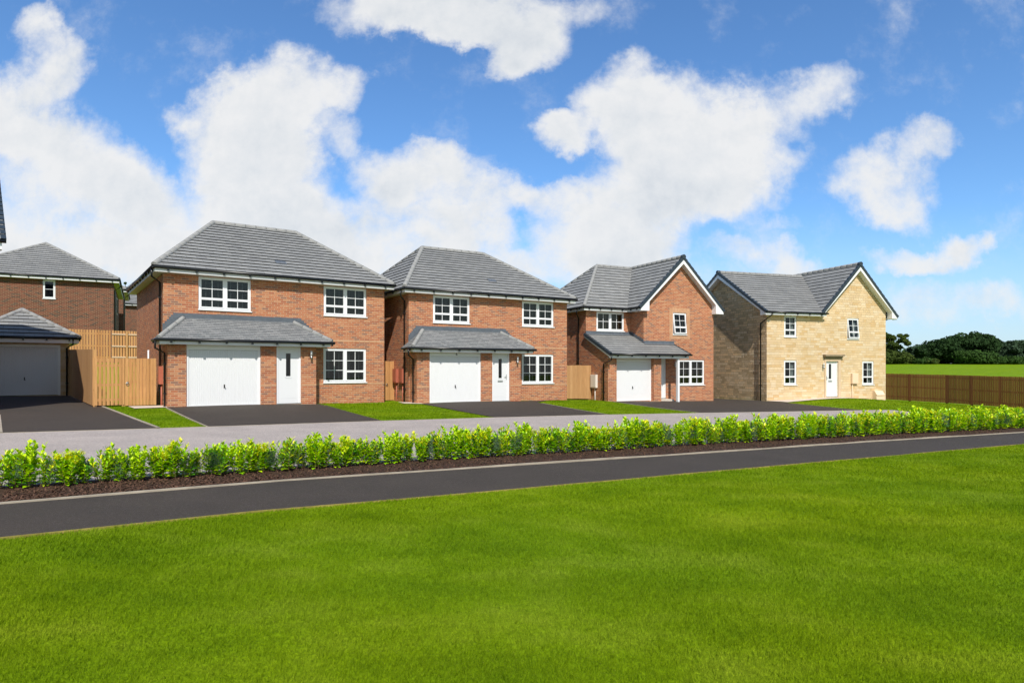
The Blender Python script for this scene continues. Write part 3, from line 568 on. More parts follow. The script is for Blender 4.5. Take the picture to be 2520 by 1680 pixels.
# ------------------------------------------------------------------ houses behind, left
def back_house(name,loc,th,label,W,D,sof,roofh,win=True,mats=dkbrick,ridge_y=True):
    H=empty(name,loc,R(th),label,'house','dark brick houses on the higher ground behind')
    m=M(); ops=[(-3.56,-2.95,sof-1.12,sof-.01)] if win else []
    wall_front(m,-W,0,-.6,sof+.05,0,ops)
    for a in (-W,0): m.add([(a,0,-.6),(a,D,-.6),(a,D,sof+.05),(a,0,sof+.05)])
    m.add([(-W,D,-.6),(0,D,-.6),(0,D,sof+.05),(-W,D,sof+.05)]); m.build('brick_wall',mats,H)
    o=.36; hip_roof(H,-W-o,o,-o,D+o,sof+.2,-W/2,-W/2,W/2+.0,D-W/2,sof+.2+roofh)
    e=M(); fasciabox(e,-W-.3,.3,-.3,D+.3,sof,sof+.18); e.box(-W-.28,.28,-.28,D+.28,sof+.002,sof+.014); e.build('fascia',soff,H)
    gt=M(); q=.345; gutter(gt,[(q,D+q,sof+.17),(q,-q,sof+.17),(-W-q,-q,sof+.17),(-W-q,D+q,sof+.17)]); gt.build('gutter',black,H)
    dp=M(); downpipe(dp,[(q,.3,sof+.12),(q,.3,sof-.2),(.06,.5,sof-.4),(.06,.5,-.3)]); dp.build('downpipe',black,H)
    if win:
        Wd=window(H,*ops[0],'S',blind=None); s=M(); s.box(-3.40,-3.12,.2,.26,ops[0][2]+.04,ops[0][2]+.10); s.build('windowsill_ornament',redbit,Wd)
    # side windows on the right wall
    for y in (2.2,5.6):
        s=M(); s.box(-.02,.015,y,y+1.1,sof-1.5,sof-.35); so=s.build('side_window',white,H); s=M(); s.box(.016,.02,y+.08,y+1.02,sof-1.42,sof-.43); s.build('pane',darkin,so)
    return H
bX,bY=-27.59+3.41*math.cos(R(30)),38+3.41*math.sin(R(30))
back_house('brick_house',(bX,bY,CZ+.1),30,'dark brick house with hipped roof and one small window, behind the garage',7.6,10.5,5.13,2.52)
back_house('brick_house',(-30.4,50.2,CZ+.2),30,'dark brick house corner seen in the gap behind the nearest brick house',7.5,7,5.7,2.4,win=False)
back_house('brick_house',(-31.2,62.5,CZ+.3),30,'farthest dark brick house, filling the narrow gap beside the nearest brick house',7.5,7,5.5,2.4,win=False)
# near-left house, only its roof corner in frame
HL=empty('brick_house',(-15.36,18.83,CZ-1.28),R(41),'house cut off by the left edge, only its dark-edged grey roof corner in view','house')
m=M(); WL,DL=8.5,7.4; zsL=4.74; zeL=5.01; zrL=zeL+.72*4.4
m.add([(0,0,-.5),(0,DL,-.5),(0,DL,zsL+.05),(0,4,zrL-.3),(0,0,zsL+.05)]); m.add([(-WL,0,-.5),(-WL,DL,-.5),(-WL,DL,zsL+.05),(-WL,4,zrL-.3),(-WL,0,zsL+.05)]); m.add([(-WL,0,-.5),(0,0,-.5),(0,0,zsL+.05),(-WL,0,zsL+.05)]); m.add([(-WL,DL,-.5),(0,DL,-.5),(0,DL,zsL+.05),(-WL,DL,zsL+.05)]); m.build('brick_wall',brick,HL)
r=M(); roof_plane(r,[(-WL-.3,-.4,zeL),(.36,-.4,zeL),(.36,4,zrL),(-WL-.3,4,zrL)]); roof_plane(r,[(.36,DL+.4,zeL),(-WL-.3,DL+.4,zeL),(-WL-.3,4,zrL),(.36,4,zrL)]); ro=r.build('roof',[tile,gap],HL)
v=M(); verge_caps(v,(.40,-.4,zeL),(.40,4,zrL),side=(-1,0,0)); v.build('verge_caps',verge,ro); v=M(); verge_caps(v,(.40,DL+.4,zeL),(.40,4,zrL),side=(-1,0,0)); v.build('verge_caps',verge,ro)
r=M(); ridge_run(r,(-WL-.2,4,zrL+.02),(.3,4,zrL+.02)); r.build('ridge_tiles',ridge,ro)
w=M(); w.box(-WL-.2,.30,-.34,-.32,zsL,zeL-.03); w.box(-WL-.2,.30,-.32,0,zsL+.002,zsL+.014); w.box(-WL-.2,.30,DL+.32,DL+.34,zsL,zeL-.03)
for a in (-.34,DL+.34): w.add([(.3,a,zsL),(.3,4,zrL-.32),(.3,4,zrL-.08),(.3,a,zeL)]); w.add([(.3,a,zsL+.02),(.3,4,zrL-.32),(0,4,zrL-.32),(0,a,zsL+.02)])
w.build('bargeboard',white,HL)
gt=M(); gutter(gt,[(-WL-.2,-.39,zeL-.03),(.36,-.39,zeL-.03)]); gt.build('gutter',black,HL)
# ------------------------------------------------------------------ fences and gates
def fence(name,label,cat,p0,p1,zt0,zt1,pitch,bw,mboard,mpost,posts=(),rails=(.3,1.0,1.55),side=-1,both=False,group=None,railm=None,handle=None,deep=.06):
    a=Vector((*p0,0)); d=Vector((*p1,0))-a; L=d.length; th=math.atan2(d.y,d.x); z0=min(g(*p0),g(*p1))
    E=empty(name,(*p0,z0),th,label,cat,group); c,s=math.cos(th),math.sin(th)
    gl=lambda x: g(p0[0]+x*c,p0[1]+x*s)-z0
    tp=lambda x: (zt0+(zt1-zt0)*x/L)-z0
    m=M(); n=int(L/pitch)
    for i in range(n+1):
        x=i*pitch; x1=min(x+bw,L)
        if x1-x<.02: continue
        j=random.uniform(-.006,.006); y=side*.03; z=tp(x)+j
        m.box(x+.002,x1,y-.011,y+.011,gl(x)+deep,z)
        if both and i%1==0 and x+pitch/2+bw<L: m.box(x+pitch/2,x+pitch/2+bw,-y-.011+.0,-y+.011,gl(x)+deep,z-.01)
    m.build('boards',mboard,E)
    m=M()
    for r_ in rails:
        k=max(1,int(L/2))
        for i in range(k):
            xa,xb=L*i/k,L*(i+1)/k; q=[(xa,tp(xa)-r_),(xb,tp(xb)-r_)]
            for (X,z),(X2,z2) in [q]:
                V=[(X,-.018,z-.04),(X2,-.018,z2-.04),(X2,.018,z2-.04),(X,.018,z-.04),(X,-.018,z+.04),(X2,-.018,z2+.04),(X2,.018,z2+.04),(X,.018,z+.04)]
                for f_ in ((0,1,2,3),(4,5,6,7),(0,1,5,4),(2,3,7,6),(1,2,6,5),(0,3,7,4)): m.add([V[k_] for k_ in f_])
    m.build('rails',railm or mpost,E)
    for x in posts:
        m=M(); m.box(x-.05,x+.05,*((-.015,.085) if side<0 else (-.085,.015)),gl(x)-.2,tp(x)-.01); m.build('post',mpost,E)
    if handle is not None:
        m=M(); hx,hz=handle; hz-=z0; P=[(hx+.045*math.cos(t),-.06,hz+.045*math.sin(t)) for t in [k*math.pi/6 for k in range(13)]]; m.tube(P,.009,6); m.tube([(hx,-.045,hz+.05),(hx,-.065,hz+.05)],.03,8); m.build('ring_handle',steel,E)
    return E
c38,s38=math.cos(R(38)),math.sin(R(38))
fp=lambda a: (-12.6+a*c38,22.3+a*s38)
fence('timber_fence','short orange slatted fence panel left of the ring-handled gate','fence',fp(-1.61),fp(-.75),CZ+.33,CZ+.33,.115,.092,oak,oakp,posts=(.02,.84),rails=(.25,.9,1.4))
fence('timber_gate','orange timber gate with ring handle beside the nearest brick house','gate',fp(-.72),fp(.22),CZ+.33,CZ+.33,.104,.096,oak,oakp,rails=(.25,.8,1.35),handle=(.06,CZ-.55),deep=.03)
fence('timber_fence','solid tan board fence running back from the drive to the garage','fence',(-13.87-.02,21.32),(-19.0,27.55),CZ+.62,CZ+.78,.14,.142,paleoak,oakp,posts=(.06,),rails=(.3,1.2),side=1)
ufa=(-1060/1580*35.5-.9,34.95); ufb=(-21.2,37.05)
fence('timber_fence','orange paling fence on the raised ground, left part with its palings facing front','fence',(-25.1,34.5),(-22.6,36.15),CZ+2.13,CZ+2.11,.132,.10,oak,oakp,posts=(1.05,),rails=(.2,.88,1.5))
fence('timber_fence','pale-railed back of a paling fence, right part, touching the nearest brick house','fence',(-22.55,36.18),(-20.3,37.7),CZ+2.11,CZ+2.09,.132,.10,oak,oakp,posts=(.72,),rails=(.2,.88,1.5),side=1,railm=palerail)
fence('timber_gate','narrow orange side gate between the nearest and middle brick houses','gate',(-5.95,27.65),(-5.22,28.26),CZ+.295,CZ+.295,.125,.118,oak,oakp,rails=(.3,1.3),handle=(.60,CZ-.75),deep=.03,posts=(.95,))
fence('timber_fence','solid board fence between the middle brick house and the gabled brick house','fence',(2.13,31.95),(4.02,32.77),CZ+.13,CZ+.135,.14,.141,paleoak,oakp,posts=(1.98,),rails=(.3,1.2))
rf=[(24.95,43.9),(26.55,39.3),(27.3,36.0),(28.6,30.0)]
zr_=[CZ-.37,CZ-.42,CZ-.47,CZ-.56]
for i,lab in enumerate(('dark brown paling fence panel run beginning behind the stone house','dark brown paling fence middle run, right of the stone house','dark brown paling fence run leaving at the right edge')):
    a,b_=rf[i],rf[i+1]; L=math.dist(a,b_)
    fence('paling_fence',lab,'fence',a,b_,zr_[i],zr_[i+1],.105,.080,brownw,brownp,posts=[x for x in (.05,L/2)],rails=(.18,.85,1.5),both=False,group='dark brown paling fences at the right')
# ------------------------------------------------------------------ ground sheets
def sheet(name,poly,mt,off,tags,step=1.0,lift=None):
    import bmesh
    bm=bmesh.new(); bm.faces.new([bm.verts.new((x,y,0)) for x,y in poly]); bm.normal_update()
    xs=[p[0] for p in poly]; ys=[p[1] for p in poly]
    for ax,lo,hi in ((0,min(xs),max(xs)),(1,min(ys),max(ys))):
        k=math.ceil(lo/step)
        while k*step<hi:
            co=[0,0,0]; no=[0,0,0]; co[ax]=k*step; no[ax]=1
            bmesh.ops.bisect_plane(bm,geom=bm.verts[:]+bm.edges[:]+bm.faces[:],plane_co=co,plane_no=no); k+=1
    for v in bm.verts: v.co.z=g(v.co.x,v.co.y)+off
    bmesh.ops.triangulate(bm,faces=bm.faces[:]); bmesh.ops.recalc_face_normals(bm,faces=bm.faces[:])
    if sum(f.normal.z for f in bm.faces)<0: bmesh.ops.reverse_faces(bm,faces=bm.faces[:])
    me=bpy.data.meshes.new(name); bm.to_mesh(me); bm.free(); me.materials.append(mt)
    o=bpy.data.objects.new(name,me); COL.objects.link(o)
    for k,v in tags.items(): o[k]=v
    return o
ST={'kind':'structure'}
xs=[-900,-500,-300,-200,-120,-80]+list(range(-60,61,1))+[65,70,80,90,105,120,150,180,220,300,400,600,900,1500]; ys=[-40,-25,-12]+list(range(-6,61,1))+[64,68,73,80,90,100,115,130,150,170,190,210,230,260,320,450,700,1200,2000]
vv=[(x,y,g(x,y)-.004) for y in ys for x in xs]; nx=len(xs)
ff=[]
for j in range(len(ys)-1):
    for i in range(nx-1):
        a=j*nx+i; ff+= [(a,a+1,a+nx+1,a+nx)]
me=bpy.data.meshes.new('ground'); me.from_pydata(vv,[],ff); me.materials.append(gsheet); go_=bpy.data.objects.new('ground',me); COL.objects.link(go_); go_['kind']='structure'
path_near=[(-13.35,-.25),(-4.55,5.70),(-2.77,6.95),(0,8.55),(4.54,11.2),(12.76,16.0),(24,22.6),(40,32)]
path_far=[(-14.4,.95),(-5.58,7.0),(-4.3,7.9),(-3.1,8.75),(0,10.55),(3.84,12.75),(8.68,15.6),(15.15,19.2),(24,24.5),(40,34)]
def offl(line,d):
    out=[]
    for i,p in enumerate(line):
        a=Vector(line[max(i-1,0)]); b=Vector(line[min(i+1,len(line)-1)]); t=(b-a).normalized(); out.append((p[0]-t.y*d,p[1]+t.x*d))
    return out
sheet('path',path_near+path_far[::-1],tarmac,.012,ST)
bed0=offl(path_far,.055); bed1=offl(path_far,1.15); 
sheet('planting_bed',bed0+bed1[::-1],soil,.022,ST,.5)
road_far=[(-25,4.0),(-10.77,13.5),(-8.34,15.1),(-3.7,18.5),(-.52,20.6),(3.47,23.0),(7.4,25.2),(14.69,28.95),(16.45,29.75),(17.3,30.15),(17.95,30.2),(18.15,29.0),(17.9,27.3),(17.2,24.9),(16.4,22.6),(15.8,20.95)]
rb=[p for p in bed1 if p[0]<15.8]
sheet('road',road_far+[(14.9,20.35)]+rb[::-1]+[(-26,-4)],roadm,.016,ST)
def band(name,line,w,z0,z1,mt,tags,jagged=0):
    """raised strip following a line on the ground"""
    out=offl(line,w); m=M(); P=[]
    def sub(l):
        r=[]
        for a,b in zip(l,l[1:]):
            n=max(1,int(math.dist(a,b)/.9)); r+=[(a[0]+(b[0]-a[0])*k/n,a[1]+(b[1]-a[1])*k/n) for k in range(n)]
        return r+[l[-1]]
    A=[];Bb=[]
    for (a,b),(c,d) in zip(zip(line,line[1:]),zip(out,out[1:])):
        n=max(1,int(math.dist(a,b)/.9))
        for k in range(n):
            A.append((a[0]+(b[0]-a[0])*k/n,a[1]+(b[1]-a[1])*k/n)); Bb.append((c[0]+(d[0]-c[0])*k/n,c[1]+(d[1]-c[1])*k/n))
    A.append(line[-1]); Bb.append(out[-1])
    h=[random.uniform(-jagged,jagged) for _ in A]
    for i in range(len(A)-1):
        q=lambda p,z,j: (p[0],p[1],g(*p)+z+(h[j] if z>z0 else 0))
        m.add([q(A[i],z1,i),q(A[i+1],z1,i+1),q(Bb[i+1],z1,i+1),q(Bb[i],z1,i)]); m.add([q(A[i],z0,i),q(A[i+1],z0,i+1),q(A[i+1],z1,i+1),q(A[i],z1,i)]); m.add([q(Bb[i],z0,i),q(Bb[i+1],z0,i+1),q(Bb[i+1],z1,i+1),q(Bb[i],z1,i)])
    return m.build(name,mt,None,**tags)
band('kerb',path_far,.05,-.02,.034,conc,ST,.008)
rfk=[p for p in road_far[:10]]
band('road_edging',rfk,-.06,-.02,.022,conc,ST)
D0=[(-10.79,13.62),(-8.38,15.22),(-19.25,27.95),(-18.9,28.3),(-21.8,26.0),(-20.6,24.6),(-14.0,17.5)]
sheet('driveway',[(-10.75,13.55),(-8.38,15.15),(-19.0,27.65),(-19.3,27.3),(-21.9,25.4),(-14.15,17.75)],tarmac,.020,ST)
band('driveway_edging',[(-8.38,15.15),(-18.95,27.6)],-.07,-.02,.035,conc,ST); band('driveway_edging',[(-10.75,13.55),(-14.1,17.7)],.07,-.02,.03,conc,ST)
sheet('driveway',[(-11.5,21.35),(-7.45,15.75),(-3.72,18.48),(-7.35,24.75),(-7.9,25.2),(-11.9,22.2)],tarmac,.020,ST)
sheet('driveway',[(-3.75,26.1),(-.52,20.6),(3.45,22.98),(1.1,28.4),(1.9,30.9),(3.9,32.5),(2.66,31.2),(.4,29.0),(.1,28.95)],tarmac,.020,ST)
sheet('driveway',[(4.9,31.4),(7.4,25.2),(14.69,28.95),(16.3,29.6),(15.1,32.5),(14.45,33.9),(13.81,34.95),(10.5,45),(6.0,45),(11.17,35.7),(7.2,33.9),(7.6,32.95),(4.9,31.6)],tarmac,.020,ST)
band('driveway_edging',[(-7.45,15.75),(-11.45,21.3)],.035,-.02,.026,conc,ST)
band('driveway_edging',[(7.4,25.2),(4.95,31.3)],.035,-.02,.026,conc,ST)
band('driveway_edging',[(3.45,22.98),(1.3,28.0)],-.035,-.02,.026,conc,ST)
sheet('paving',[(-12.95,21.65),(-11.95,22.3),(-11.47,21.35),(-12.2,20.75)],slabm,.028,ST)
sheet('paving',[(-4.75,26.75),(-4.0,26.7),(-3.55,25.9),(-4.35,25.95)],slabm,.028,ST)
H4w=lambda a,d:(13.87+a*math.cos(R(18))-d*math.sin(R(18)),34.96+a*math.sin(R(18))+d*math.cos(R(18)))
sheet('paving',[H4w(.02,-.002),H4w(.4,-1.15),H4w(1.2,-.95),H4w(2.5,-.72),H4w(4,-.6),H4w(5.3,-.55),H4w(7.0,-.5),H4w(7.0,-.002)],slabm,.035,ST,.7)
# ------------------------------------------------------------------ foreground lawn (real blades)
def blades(name,poly_ok,boxes,label):
    V=[];Fc=[];n0=0; parts=[]
    for (x0,x1,y0,y1,dens,hh,ww) in boxes:
        n=int((x1-x0)*(y1-y0)*dens); x=rng.uniform(x0,x1,n); y=rng.uniform(y0,y1,n); k=poly_ok(x,y); x=x[k];y=y[k]; n=len(x)
        if not n: continue
        pat=.75+.5*(np.sin(x*1.9+np.sin(y*1.3)*1.5)*np.sin(y*1.7+x*.6)*.5+.5)
        h=hh*pat*rng.uniform(.6,1.25,n); a=rng.uniform(0,2*np.pi,n); w=ww*rng.uniform(.7,1.3,n)
        la=rng.normal(.6,1.6,n); ln=h*rng.uniform(.15,.9,n)
        z=-.022*x
        B1=np.stack([x-np.cos(a)*w,y-np.sin(a)*w,z],1); B2=np.stack([x+np.cos(a)*w,y+np.sin(a)*w,z],1); T=np.stack([x+np.cos(la)*ln,y+np.sin(la)*ln,z+h],1)
        parts.append(np.stack([B1,B2,T],1).reshape(-1,3))
    V=np.concatenate(parts).astype(np.float32); nt_=len(V)//3
    me=bpy.data.meshes.new(name); me.vertices.add(len(V)); me.vertices.foreach_set('co',V.ravel()); me.loops.add(len(V)); me.loops.foreach_set('vertex_index',np.arange(len(V),dtype=np.int32)); me.polygons.add(nt_); me.polygons.foreach_set('loop_start',np.arange(0,len(V),3,dtype=np.int32)); me.update(calc_edges=True); me.materials.append(gblade)
    o=bpy.data.objects.new(name,me); COL.objects.link(o); o['kind']='stuff'; o['label']=label; o['category']='grass'
    return o
pn=np.array(path_near)
def lawn_ok(x,y):
    lim=np.interp(x,pn[:,0],pn[:,1])-.03
    return (y<lim)&(np.abs(x)<y*.84+2.4)
bxs=[]
for (y0,y1,dens,hh,ww) in ((2.4,3.6,13000,.030,.0016),(3.6,5,9500,.030,.0020),(5,7,6000,.030,.0028),(7,10,3200,.030,.0040),(10,14,1900,.030,.0055),(14,24,1000,.030,.008)):
    bxs.append((-12 if y0<8 else -6,min(26,y1*.84+2.6),y0,y1,dens,hh,ww))
blades('grass',lawn_ok,bxs,'mown green grass of the wide foreground lawn')
def inpoly(x,y,poly):
    c=np.zeros(len(x),bool)
    for (x0,y0),(x1,y1) in zip(poly,poly[1:]+poly[:1]):
        k=((y0>y)!=(y1>y)); c^=k&(x<(x1-x0)*(y-y0)/((y1-y0) if y1!=y0 else 1e-9)+x0)
    return c
LW=[[(-15.4,23.75),(-12.95,21.65),(-12.2,20.75),(-11.52,21.25),(-7.48,15.72),(-8.27,15.17),(-15.2,23.4)],
[(-7.75,24.95),(-3.66,18.57),(-.58,20.57),(-3.62,25.8),(-4.4,25.9),(-4.85,26.8),(-5.35,26.8)],
[(1.15,28.4),(3.52,23.05),(7.33,25.2),(4.88,31.3),(4.0,32.65),(2.2,31.0)],
[(14.75,33.9),(16.4,29.85),(17.95,30.35),(18.2,29),(17.95,27.1),(27.4,30.2),(27.1,36),(26.4,39.3),(25,43),(22,37.4),(20.5,36.7),(17.9,35.75),(16.2,34.8)]]
pp=[]
for k,poly in enumerate(LW):
    px_=[p[0] for p in poly]; py_=[p[1] for p in poly]; A=(max(px_)-min(px_))*(max(py_)-min(py_)); n=int(A*(750,650,550,320)[k]); x=rng.uniform(min(px_),max(px_),n); y=rng.uniform(min(py_),max(py_),n); kk=inpoly(x,y,poly); x=x[kk]; y=y[kk]; n=len(x)
    z=np.array([g(a,b) for a,b in zip(x,y)]); a=rng.uniform(0,6.28,n); w=(.007,.009,.011,.013)[k]; h=.038*rng.uniform(.6,1.2,n); la=rng.uniform(0,6.28,n); ln=h*.6
    pp.append(np.stack([np.stack([x-np.cos(a)*w,y-np.sin(a)*w,z],1),np.stack([x+np.cos(a)*w,y+np.sin(a)*w,z],1),np.stack([x+np.cos(la)*ln,y+np.sin(la)*ln,z+h],1)],1).reshape(-1,3))
V=np.concatenate(pp).astype(np.float32); me=bpy.data.meshes.new('front_lawn_grass'); me.vertices.add(len(V)); me.vertices.foreach_set('co',V.ravel()); me.loops.add(len(V)); me.loops.foreach_set('vertex_index',np.arange(len(V),dtype=np.int32)); me.polygons.add(len(V)//3); me.polygons.foreach_set('loop_start',np.arange(0,len(V),3,dtype=np.int32)); me.update(calc_edges=True); me.materials.append(gblade)
o=bpy.data.objects.new('front_lawn_grass',me); COL.objects.link(o); o['kind']='stuff'; o['label']='mown grass of the small front lawns between the drives'; o['category']='grass'
edge=plain('dry_turf_edge',(.27,.22,.06),.9,.1,.3,9)
band('turf_edge',path_near,-.022,-.02,.016,edge,ST,.005)
# ------------------------------------------------------------------ bark chips in the bed
m=M()
pf=Vector
for _ in range(9000):
    i=random.randrange(1,7); t=random.random(); a=path_far[i];b=path_far[i+1]; x=a[0]+(b[0]-a[0])*t; y=a[1]+(b[1]-a[1])*t; d=Vector((b[0]-a[0],b[1]-a[1])).normalized(); o=.07+random.random()**1.3*.95; x-=d.y*o; y+=d.x*o
    z=g(x,y)+.026; l=random.uniform(.010,.035); w=random.uniform(.003,.009); an=random.uniform(0,6.28); c,s=math.cos(an),math.sin(an); tz=random.uniform(-.012,.012)
    A=(x-c*l-s*w,y-s*l+c*w,z-tz);Bq=(x-c*l+s*w,y-s*l-c*w,z-tz);C=(x+c*l+s*w,y+s*l-c*w,z+tz+.006);Dq=(x+c*l-s*w,y+s*l+c*w,z+tz+.006)
    m.add([A,Bq,C,Dq])
m.build('bark_chips',chip,None,kind='stuff',label='loose brown bark chips covering the hedge bed',category='mulch')
# ------------------------------------------------------------------ laurel hedge
def leafmat(name,c,rough=.4):
    m,nt,b=mat(name); b.inputs['Roughness'].default_value=rough; b.inputs['Specular IOR Level'].default_value=.4
    f=noise(nt,wpos(nt),40,2,.5); a=ramp(nt,f,[(.3,tuple(x*.75 for x in c)),(.7,tuple(min(1,x*1.25) for x in c))]); nt.links.new(a,b.inputs['Base Color'])
    o=nt.nodes['Material Output']; t=nd(nt,'ShaderNodeBsdfTranslucent',ins={0:a}); mx=nd(nt,'ShaderNodeMixShader',ins={0:.25,1:b.outputs[0],2:t.outputs[0]}); nt.links.new(mx.outputs[0],o.inputs[0]); return m
LM=[leafmat('laurel_leaf_lime',(.56,.78,.005)),leafmat('laurel_leaf_green',(.32,.62,.006)),leafmat('laurel_leaf_deep',(.10,.34,.012)),leafmat('laurel_leaf_yellow',(.78,.76,.006)),leafmat('conifer_sprig_grey_green',(.09,.16,.08),.7)]
stemm=plain('laurel_stem',(.13,.075,.04),.8)
def leaf(m,p,d,up,l,w,mi):
    d=d.normalized(); s=d.cross(up)
    if s.length<.01: s=Vector((1,0,0))
    s.normalize(); nn=s.cross(d); q=p+d*l*.5
    L=q+s*w+nn*w*.25; Rr=q-s*w+nn*w*.25; t=p+d*l-nn*l*.08
    m.add([p,L,q],mi); m.add([p,q,Rr],mi); m.add([L,t,q],mi); m.add([q,t,Rr],mi)
def shrub(kind,seed):
    rd=random.Random(seed); lm=M(); sm=M()
    ns={'tall':14,'bushy':18,'sparse':14,'dark':14}[kind]
    for k in range(ns):
        bx,by=rd.uniform(-.09,.09),rd.uniform(-.06,.06); h={'tall':rd.uniform(.30,.55),'bushy':rd.uniform(.32,.49),'sparse':rd.uniform(.30,.50),'dark':rd.uniform(.28,.42)}[kind]
        lx,ly=rd.uniform(-.17,.17),rd.uniform(-.12,.12); P=[Vector((bx,by,0)),Vector((bx+lx*.45,by+ly*.45,h*.5)),Vector((bx+lx,by+ly,h))]
        sm.tube(P,.004,4,0,False,.5)
        n=int(h/.021); 
        for i in range(n):
            t=(.06 if k%2 else .2)+(.94-(.06 if k%2 else .2))*i/(n-1); p=P[0].lerp(P[1],t*2) if t<.5 else P[1].lerp(P[2],t*2-1)
            an=i*2.4+rd.uniform(-.5,.5); el=.15+.95*t+rd.uniform(-.3,.3); d=Vector((math.cos(an)*math.cos(el),math.sin(an)*math.cos(el),math.sin(el)))
            l=rd.uniform(.072,.120)*(1.05-.3*t); w=l*rd.uniform(.25,.36)
            r_=rd.random()
            if kind=='tall': mi=0 if r_<.45+.45*t else (1 if r_<.95 else 2)
            elif kind=='bushy': mi=(3 if t>.72 and r_<.35 else (0 if r_<.4+.35*t else (1 if r_<.92 else 2)))
            elif kind=='sparse': mi=3 if r_<.05+.25*t else (0 if r_<.6 else (1 if r_<.92 else 2)); l*=1.1; w*=.8
            else: mi=2 if r_<.3 else (1 if r_<.65 else 0)
            leaf(lm,p,d,Vector((0,0,1)),l,w,mi)
        if kind=='bushy':
            for q in range(26):
                p=P[2]+Vector((rd.uniform(-.035,.035),rd.uniform(-.03,.03),rd.uniform(-.02,.03))); leaf(lm,p,Vector((rd.uniform(-1,1),rd.uniform(-1,1),rd.uniform(.2,1))),Vector((0,0,1)),.018,.006,3 if rd.random()<.7 else 0)
        if kind in('dark','sparse'):
            for q in range(70 if kind=='dark' else 30):
                t=rd.random(); p=Vector((bx+rd.uniform(-.08,.08),by+.05+rd.uniform(-.04,.05),h*(.35+.6*t))); leaf(lm,p,Vector((rd.uniform(-.5,.5),rd.uniform(-.5,.5),1)),Vector((1,0,0)),.03,.004,4)
    return lm,sm
KL={'tall':'upright young laurel with lime green shoot tips','bushy':'bushy young laurel with yellow flecked top','sparse':'sparse yellowing laurel with long thin leaves','dark':'short dark green shrub with grey feathery sprigs'}
KN={'tall':'laurel_shrub','bushy':'laurel_shrub','sparse':'laurel_shrub','dark':'dark_shrub'}
protos={}
for kind in KL:
    protos[kind]=[]
    for sd in range(4):
        lm,sm=shrub(kind,sd*13+len(kind)); r=empty(KN[kind],(0,0,-50),0,KL[kind],'shrub','young laurel hedge shrubs'); a=lm.build('leaves',LM,r); b=sm.build('stems',stemm,r); protos[kind].append([r,a,b,False])
hl=[(-9.9,5.2),(-6.18,7.75),(-4.23,9.05),(-1.44,10.85),(3.11,13.6),(9.06,16.95),(16.43,20.9),(20.5,23.3)]
pts=[]
pos=0; seq=['tall','tall','sparse','bushy','bushy','dark','sparse','sparse','dark']; idx=0; i=0; prev=hl[0]; cum=[0]
for a,b in zip(hl,hl[1:]): cum.append(cum[-1]+math.dist(a,b))
s_=0
while s_<cum[-1]:
    k=max(j for j in range(len(cum)-1) if cum[j]<=s_); t=(s_-cum[k])/(cum[k+1]-cum[k]); x=hl[k][0]+(hl[k+1][0]-hl[k][0])*t; y=hl[k][1]+(hl[k+1][1]-hl[k][1])*t
    sc=.90+.034*max(0,y-9) ; sc=min(sc,1.4)
    pts.append((x,y,sc,seq[idx%9])); idx+=1; s_+=.145*sc
def ordn(n): return '%d%s'%(n,'th' if 10<=n%100<=20 else {1:'st',2:'nd',3:'rd'}.get(n%10,'th'))
cnt=0
for x,y,sc,kind in pts:
    infr=abs(x/y)<.80
    if infr: cnt+=1
    pr=random.choice(protos[kind]) 
    if not pr[3]: pr[3]=True; r,a,b=pr[0],pr[1],pr[2]; fresh=True
    else:
        fresh=False; r=pr[0].copy(); COL.objects.link(r); a=pr[1].copy(); a.parent=r; COL.objects.link(a); b=pr[2].copy(); b.parent=r; COL.objects.link(b)
    x+=random.uniform(-.04,.04); y+=random.uniform(-.08,.08)
    r.location=(x,y,g(x,y)+.02); r.rotation_euler=(0,0,random.uniform(0,6.28)); s1=sc*random.uniform(.84,1.16); r.scale=(s1,s1,s1)
    r['label']=KL[kind]+', '+(('%s from the left edge'%ordn(cnt)) if infr else 'past the end of the view')
for kind in protos:
    for pr in protos[kind]:
        if not pr[3]:
            for o in (pr[1],pr[2],pr[0]): bpy.data.objects.remove(o)
